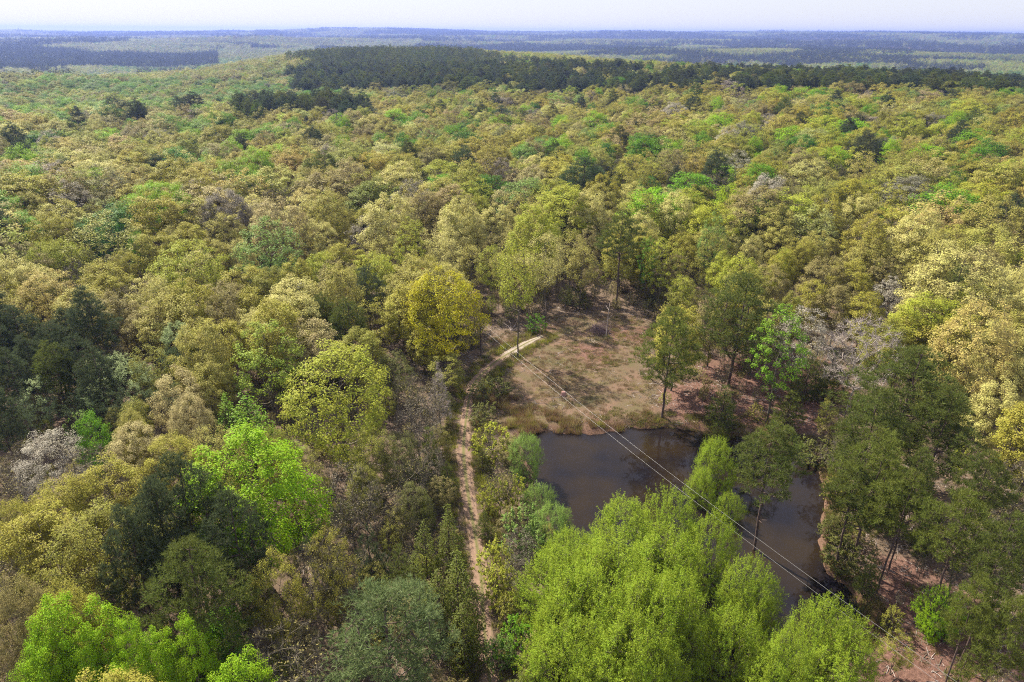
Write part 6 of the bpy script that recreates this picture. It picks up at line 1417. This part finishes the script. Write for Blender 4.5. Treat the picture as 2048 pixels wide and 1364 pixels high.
spread_out('distant_broadleaf_forest', br & fard, lib_far, [0, 1, 2], 'hazy khaki broadleaf woods stretching to the horizon')
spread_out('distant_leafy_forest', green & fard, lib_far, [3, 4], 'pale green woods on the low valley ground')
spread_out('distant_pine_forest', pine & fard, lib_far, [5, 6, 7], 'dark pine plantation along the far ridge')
print('FOREST', len(X), int((~fard).sum()))

# undergrowth on the woodland floor
x, y = jgrid(30, 200, 2.9)
k = (~open_ground(x, y)) & (rng.uniform(0, 1, len(x)) < np.where((poly_sd(x, y, [(44.14, 117.16), (56.16, 132.3), (78.48, 130.67), (67.4, 105.3), (51.46, 89.05), (40.06, 86.72), (31.85, 89.44), (23.76, 90.93), (27.48, 103.24), (35.51, 109.35)]) < 0) | (poly_sd(x, y, [(38.09, 60.38), (43.37, 63.0), (49.18, 58.89), (53.86, 49.85), (47.31, 40.67), (31.87, 40.49), (34.21, 51.43)]) < 0), .15, np.where(x < 0, .85, .72)))
x, y = x[k], y[k]
m = len(x)
lib_brush = lib('brush', ['shrub', 'bare', 'sparse'])                # 0-1, 2-3, 4-6
pk = rng.choice([0, 1, 2, 3, 4, 5, 6], m, p=[.16, .16, .2, .2, .1, .09, .09])
sc = rng.uniform(.25, .62, m) * np.where(pk > 1, .62, 1.0)
cc = choose(['brown', 'olive', 'khaki', 'understory', 'ygreen', 'beige'], [.25, .25, .15, .2, .08, .07], m) * rng.uniform(.7, 1.15, (m, 1))
rot = np.zeros((m, 3)); rot[:, 2] = rng.uniform(0, 6.28, m)
scatter('undergrowth', lib_brush, np.stack([x, y, height(x, y) - .05], -1), rot, np.stack([sc, sc, sc * rng.uniform(.8, 1.3, m)], -1), cc, pk, 'brushy undergrowth of saplings and twigs on the forest floor')

# grass tufts, reeds
def tuft(seed, n, h, spread, w):
    r = np.random.default_rng(seed)
    a = r.uniform(0, 6.28, n); rr = spread * np.sqrt(r.uniform(0, 1, n))
    p = np.stack([rr * np.cos(a), rr * np.sin(a), np.zeros(n)], -1)
    d = unit(np.stack([np.cos(a) * .35, np.sin(a) * .35, np.ones(n)], -1) + r.normal(0, .25, (n, 3)))
    s = unit(np.cross(d, r.normal(0, 1, (n, 3)))) * w
    V = np.stack([p - s, p + s, p + d * h * r.uniform(.5, 1.2, (n, 1))], 1).reshape(-1, 3)
    return V, np.arange(3 * n).reshape(-1, 3)
gl = bpy.data.collections.new('tufts')
for s, (n, h, sp, w) in enumerate(((60, .28, .45, .02), (80, .4, .6, .02), (45, .95, .4, .022), (60, 1.3, .5, .022))):
    v, f = tuft(s, n, h, sp, w)
    gl.objects.link(bpy.data.objects.new('tuft_%d' % s, mesh_np('tuft', v, [f], [M_LEAF])))
def strew(name, cand, picks, smin, smax, ks, w, label):
    m = len(cand)
    rot = np.zeros((m, 3)); rot[:, 2] = rng.uniform(0, 6.28, m)
    s = rng.uniform(smin, smax, m)
    scatter(name, gl, np.stack([cand[:, 0], cand[:, 1], height(cand[:, 0], cand[:, 1])], -1), rot, np.stack([s, s, s], -1), choose(ks, w, m) * rng.uniform(.7, 1.2, (m, 1)), rng.choice(picks, m), label)
bx = np.array(CLEARING)
q = rng.uniform(bx.min(0) - 3, bx.max(0) + 3, (7000, 2))
q = q[(poly_sd(q[:, 0], q[:, 1], CLEARING) < 1.5) & (poly_sd(q[:, 0], q[:, 1], POND) > .6) & (polyline_dist(q[:, 0], q[:, 1], TRACK) > 1.9)]
q = q[vnoise(q[:, 0], q[:, 1], 3.0, 51) + rng.uniform(-.9, .9, len(q)) > -.1]
strew('grass', q, [0, 1], .4, .95, ['drygrass', 'understory', 'reed', 'beige'], [.5, .15, .2, .15], 'short dry grass tufts over the clearing')
RE = np.array([(-5.2, 98.03), (-1.94, 99.6), (2.96, 95.64), (6.84, 93.16), (9.77, 90.33), (16.62, 89.54), (5.87, 88.93), (-1.73, 87.96), (-5.23, 90.29)])
q = rng.uniform(RE.min(0) - 2, RE.max(0) + 2, (3000, 2))
q = q[(poly_sd(q[:, 0], q[:, 1], RE.tolist()) < .8) & (poly_sd(q[:, 0], q[:, 1], POND) > -.3)]
q = q[vnoise(q[:, 0], q[:, 1], 2.2, 61) > -.15]
strew('reeds', q, [2, 3], .4, .95, ['reed', 'olive', 'beige'], [.6, .25, .15], 'tall brown weeds along the pond bank')
q = rng.uniform(TR.min(0) - 4, TR.max(0) + 4, (9000, 2))
dq = polyline_dist(q[:, 0], q[:, 1], TR[::4].tolist())
q = q[(dq > .75 + .7 * rng.uniform(0, 1, len(q))) & (dq < 3.2) & (poly_sd(q[:, 0], q[:, 1], POND) > .5)]
strew('verge_grass', q, [0, 1, 2], .6, 1.1, ['olive', 'understory', 'ygreen', 'drygrass'], [.35, .3, .1, .25], 'weedy green verges on both sides of the track')

# sticks, bark and low weeds lying on the open soil
sl = bpy.data.collections.new('sticks')
for s in range(4):
    rg = random.Random(s); mb = MB()
    for k in range(5):
        a = rg.uniform(0, 6.28); l = rg.uniform(.3, 1.3); cx, cy = rg.uniform(-.9, .9), rg.uniform(-.9, .9)
        mb.tube([(cx - math.cos(a) * l * .5, cy - math.sin(a) * l * .5, .03), (cx + .05, cy, .07), (cx + math.cos(a) * l * .5, cy + math.sin(a) * l * .5, .04)], [.03, .028, .012], 4)
    sl.objects.link(bpy.data.objects.new('sticks_%d' % s, mesh_np('sticks', mb.v, [np.array(mb.q), np.array(mb.t)], [M_BARK_PALE if s % 2 else M_BARK])))
q = rng.uniform((-25, 38), (75, 140), (5200, 2))
q = q[(poly_sd(q[:, 0], q[:, 1], POND) > .8) & (polyline_dist(q[:, 0], q[:, 1], TRACK) > 1.6) & (np.hypot(q[:, 0] - 10, q[:, 1] - 95) > 0)]
inc = poly_sd(q[:, 0], q[:, 1], CLEARING) < -1
q = q[~inc | (rng.uniform(0, 1, len(q)) < .22)]
m_ = len(q)
rot = np.zeros((m_, 3)); rot[:, 2] = rng.uniform(0, 6.28, m_)
sc_ = rng.uniform(.5, 1.25, m_)
scatter('woodland_debris', sl, np.stack([q[:, 0], q[:, 1], height(q[:, 0], q[:, 1])], -1), rot, np.stack([sc_] * 3, -1), np.full((m_, 3), .2), rng.integers(0, 4, m_), 'fallen sticks and bark strewn over the woodland floor')
q = rng.uniform((-25, 38), (75, 140), (9000, 2))
q = q[(poly_sd(q[:, 0], q[:, 1], POND) > .4) & (np.minimum.reduce([poly_sd(q[:, 0], q[:, 1], p) for p in REDSOIL]) < 3)]
q = q[vnoise(q[:, 0], q[:, 1], 4.0, 71) > 0]
w_ = rng.uniform((18, 38), (60, 100), (12000, 2))
pw = poly_sd(w_[:, 0], w_[:, 1], POND)
q = np.concatenate([q, w_[(pw > .2) & (pw < 3.2)]])
strew('weeds', q, [0, 1], .6, 1.3, ['understory', 'brown', 'reed', 'olive'], [.35, .25, .25, .15], 'low weeds and pine straw on the reddish bank round the pond')

# ------------------------------------------------------------------ poles and wires
M_POLE = simple_mat('pole_wood', (0.05, 0.035, 0.03), (0.11, 0.08, 0.065), 4.0)
M_WIRE = simple_mat('wire_metal', (0.26, 0.26, 0.27), (0.34, 0.34, 0.35), 2.0, .4, .5, .2)
M_INS = simple_mat('insulator', (0.35, 0.35, 0.36), (0.5, 0.5, 0.5), 5.0, .3)
POLE_A, POLE_C, POLE_H, WIRES = ((-5.7, 113.34), (43.94, 27.73), 7.0, [((-5.7, 113.34, 7.51), (43.94, 27.73, 6.91), 1.6, 'upper of the two pale wires crossing the pond'), ((-5.46, 113.34, 6.06), (44.18, 27.73, 5.46), 1.6, 'lower of the two pale wires crossing the pond')])
def utility_pole(x, y, h, label):
    z0 = float(height(x, y))
    root = link('utility_pole', None, None, (x, y, z0))
    m = MB(); m.tube([(0, 0, -.3), (0, 0, h * .5), (0, 0, h)], [.15, .13, .10], 8); m.build('shaft', M_POLE, root, False)
    m = MB(); m.tube([(0, 0, h), (0, 0, h + .12), (0, 0, h + .22)], [.05, .09, .04], 8); m.build('insulator', M_INS, root)
    m = MB(); m.tube([(.11, 0, h - 1.3), (.24, 0, h - 1.3)], [.05, .07], 8); m.build('bracket', M_INS, root)
    tag(root, label, 'utility pole')
utility_pole(*POLE_A, POLE_H, 'dark wooden utility pole beside the yellow tree where the wires begin')
utility_pole(*POLE_C, POLE_H, 'wooden utility pole beyond the pine woods at the wires\' near end')
def wire(p, q, sag, label, r):
    pts = []
    for i in range(41):
        t = i / 40
        pts.append((p[0] + (q[0] - p[0]) * t, p[1] + (q[1] - p[1]) * t, p[2] + (q[2] - p[2]) * t - sag * 4 * t * (1 - t)))
    m = MB(); m.tube(pts, [r] * 41, 5)
    tag(m.build('power_line', M_WIRE), label, 'wire', 'wires over the pond')
for p, q, sag, label in WIRES: wire(p, q, sag, label, .010)

# ------------------------------------------------------------------ small things round the clearing
M_DEAD = simple_mat('dead_wood', (0.20, 0.16, 0.15), (0.40, 0.34, 0.32), 3.0)
M_DEADDK = simple_mat('dark_dead_wood', (0.07, 0.045, 0.05), (0.16, 0.11, 0.115), 3.0)
rr = random.Random(5)
def at(x, y): return (x, y, float(height(x, y)))
def branchy(name, loc, n, L, rad, mat, label, cat, spread=1.0, up=.5, tops=None):
    m = MB()
    for i in range(n):
        a = rr.uniform(0, 6.28); r0 = rr.uniform(0, .6) * spread
        p = Vector((math.cos(a) * r0, math.sin(a) * r0, rr.uniform(0, .5) * up))
        d = Vector((rr.uniform(-1, 1), rr.uniform(-1, 1), rr.uniform(-.05, .9) * up)).normalized()
        l = L * rr.uniform(.5, 1.1)
        pts = [p - d * l * .5, p + Vector((rr.uniform(-.15, .15), rr.uniform(-.15, .15), rr.uniform(0, .15))), p + d * l * .5]
        pts = [Vector((v.x, v.y, max(v.z, .03))) for v in pts]
        r = rad * rr.uniform(.4, 1.1)
        m.tube(pts, [r, r * .8, r * .3], 4)
    o = m.build(name, mat); o.location = loc
    return tag(o, label, cat)
BP, SN, BR, ST, PO = ((17.8, 126.75), (18.72, 124.32), (-0.21, 126.24), (8.61, 99.62), (6.66, 126.47))
branchy('brush_pile', at(*BP), 260, 3.2, .04, M_DEADDK, 'purplish brown heap of cut branches in front of the tall lone pine', 'brush pile', 4.2, 1.7)
m = MB()
m.tube([(0, 0, 0), (.15, .3, 2.5), (.35, .9, 5.2), (.5, 1.3, 6.6)], [.09, .08, .06, .03], 7)
m.tube([(.35, .9, 5.2), (-.3, 1.2, 6.2)], [.06, .02], 5)
m.tube([(.2, .5, 3.4), (1.0, .4, 4.3)], [.05, .02], 5)
o = m.build('dead_trunk', M_DEAD); o.location = at(*SN)
tag(o, 'pale dead trunk leaning up from the brush pile by the lone pine', 'dead trunk')
m = MB()
for a, l, b in ((.3, 3.2, .8), (.9, 2.6, 1.2), (-.3, 2.4, .5), (1.6, 2.2, 1.5), (2.3, 1.8, 1.2)):
    m.tube([(0, 0, .1), (math.cos(a) * l * .5, math.sin(a) * l * .5, b * .7), (math.cos(a + .2) * l, math.sin(a + .2) * l, b)], [.07, .05, .02], 5)
o = m.build('fallen_branch', M_DEAD); o.location = at(*BR)
tag(o, 'pale forked fallen branch lying at the wood edge behind the wires', 'branch')
m = MB(); m.tube([(0, 0, -.1), (0, 0, .05), (0, 0, .45), (.02, .02, .62)], [.62, .5, .42, .36], 9)
o = m.build('tree_stump', simple_mat('stump_wood', (.25, .13, .11), (.42, .25, .22), 4)); o.location = at(*ST)
tag(o, 'reddish brown tree stump on the clearing beneath the wires', 'stump')
m = MB(); m.tube([(0, 0, -.2), (0, 0, 3), (.05, .02, 6.3)], [.12, .11, .09], 7); m.tube([(0, 0, 5.8), (.5, 0, 6.1)], [.03, .015], 4)
o = m.build('bare_pole', M_POLE); o.location = at(*PO)
tag(o, 'thin dark bare pole at the wood edge above the clearing', 'pole')

# buildings half hidden in the trees
def gable(name, loc, w, d, h, rh, rz, mw, mr, label, cat):
    root = link(name, None, None, at(*loc)); root.rotation_euler.z = rz
    m = MB(); m.box((0, 0, h / 2 - .1), (w, d, h + .2))
    n = len(m.v)
    for x in (-w / 2, w / 2):
        m.v += [(x, -d / 2, h), (x, d / 2, h), (x, 0, h + rh)]
    m.t += [[n, n + 1, n + 2], [n + 3, n + 5, n + 4]]
    m.build('wall', mw, root)
    m = MB()
    for s in (-1, 1):
        n = len(m.v); e = .35
        hy = d / 2 + e; zz = h - rh * e / (d / 2)
        for z in (.04, .12):
            m.v += [(-w / 2 - e, s * hy, zz + z), (w / 2 + e, s * hy, zz + z), (w / 2 + e, 0, h + rh + z), (-w / 2 - e, 0, h + rh + z)]
        for f in ((0, 1, 2, 3), (7, 6, 5, 4), (0, 4, 5, 1), (1, 5, 6, 2), (2, 6, 7, 3), (3, 7, 4, 0)): m.q.append([n + k for k in f])
    m.build('roof', mr, root)
    m = MB(); m.box((w * .2, -d / 2 - .03, 1.0), (1.0, .06, 2.0)); m.build('door', M_DEADDK, root)
    m = MB(); m.box((-w * .2, -d / 2 - .03, 1.5), (.9, .06, .8)); m.build('window', simple_mat('window_glass', (.03, .035, .04), (.05, .05, .06), 1, .1, .5), root)
    return tag(root, label, cat)
M_TIN = simple_mat('tin_roof', (.12, .125, .135), (.2, .2, .21), 1.5, .45, .5, .4)
M_WHITE = simple_mat('white_siding', (.62, .62, .64), (.75, .75, .78), 1.5, .6)
M_GREYW = simple_mat('grey_boards', (.16, .14, .13), (.28, .25, .23), 2.0)
M_RED = simple_mat('red_paint', (.42, .03, .035), (.55, .06, .06), 2.0, .4)
for loc, w, d, h, rh, rz, wk, rk, label in [((-24.32, 146.59), 7, 5, 2.6, 1.0, 0.5, 'g', 't', 'grey tin-roofed shed half hidden behind the yellow tree'), ((-20.56, 154.74), 5, 4, 2.4, 0.9, -0.2, 'g', 'r', 'small red-roofed shed peeping over the yellow tree'), ((-44.95, 145.8), 6, 4, 2.6, 0.7, 0.2, 'w', 'w', 'small white shed glimpsed among the trunks beyond the pines'), ((135.43, 192.35), 7, 5, 2.8, 1.0, 0.3, 'g', 't', 'grey tin-roofed shed glimpsed deep in the right wood')]:
    gable('shed', loc, w, d, h, rh, rz, dict(w=M_WHITE, g=M_GREYW, r=M_RED)[wk], dict(t=M_TIN, r=M_RED, w=M_WHITE)[rk], label, 'shed')

# ------------------------------------------------------------------ the air
hz, nt, out = new_mat('haze_air')
pv = N(nt, 'ShaderNodeVolumePrincipled')
pv.inputs['Color'].default_value = (0.29, 0.41, 1.0, 1)
pv.inputs['Density'].default_value = 0.000092
pv.inputs['Anisotropy'].default_value = 0.3
nt.links.new(pv.outputs[0], out.inputs['Volume'])
zb, zt = float(GZ.min()) - 1.0, max(CAM_H + 6, float(GZ.max()) + 30)
m = MB(); m.box((0, 6100, (zb + zt) / 2), (25000, 14600, zt - zb))
print('HAZE', zb, zt, xs[0], xs[-1], ys[0], ys[-1])
hb = m.build('haze', hz)
tag(hb, 'thin blue haze over the distant woods', None, None, 'stuff')
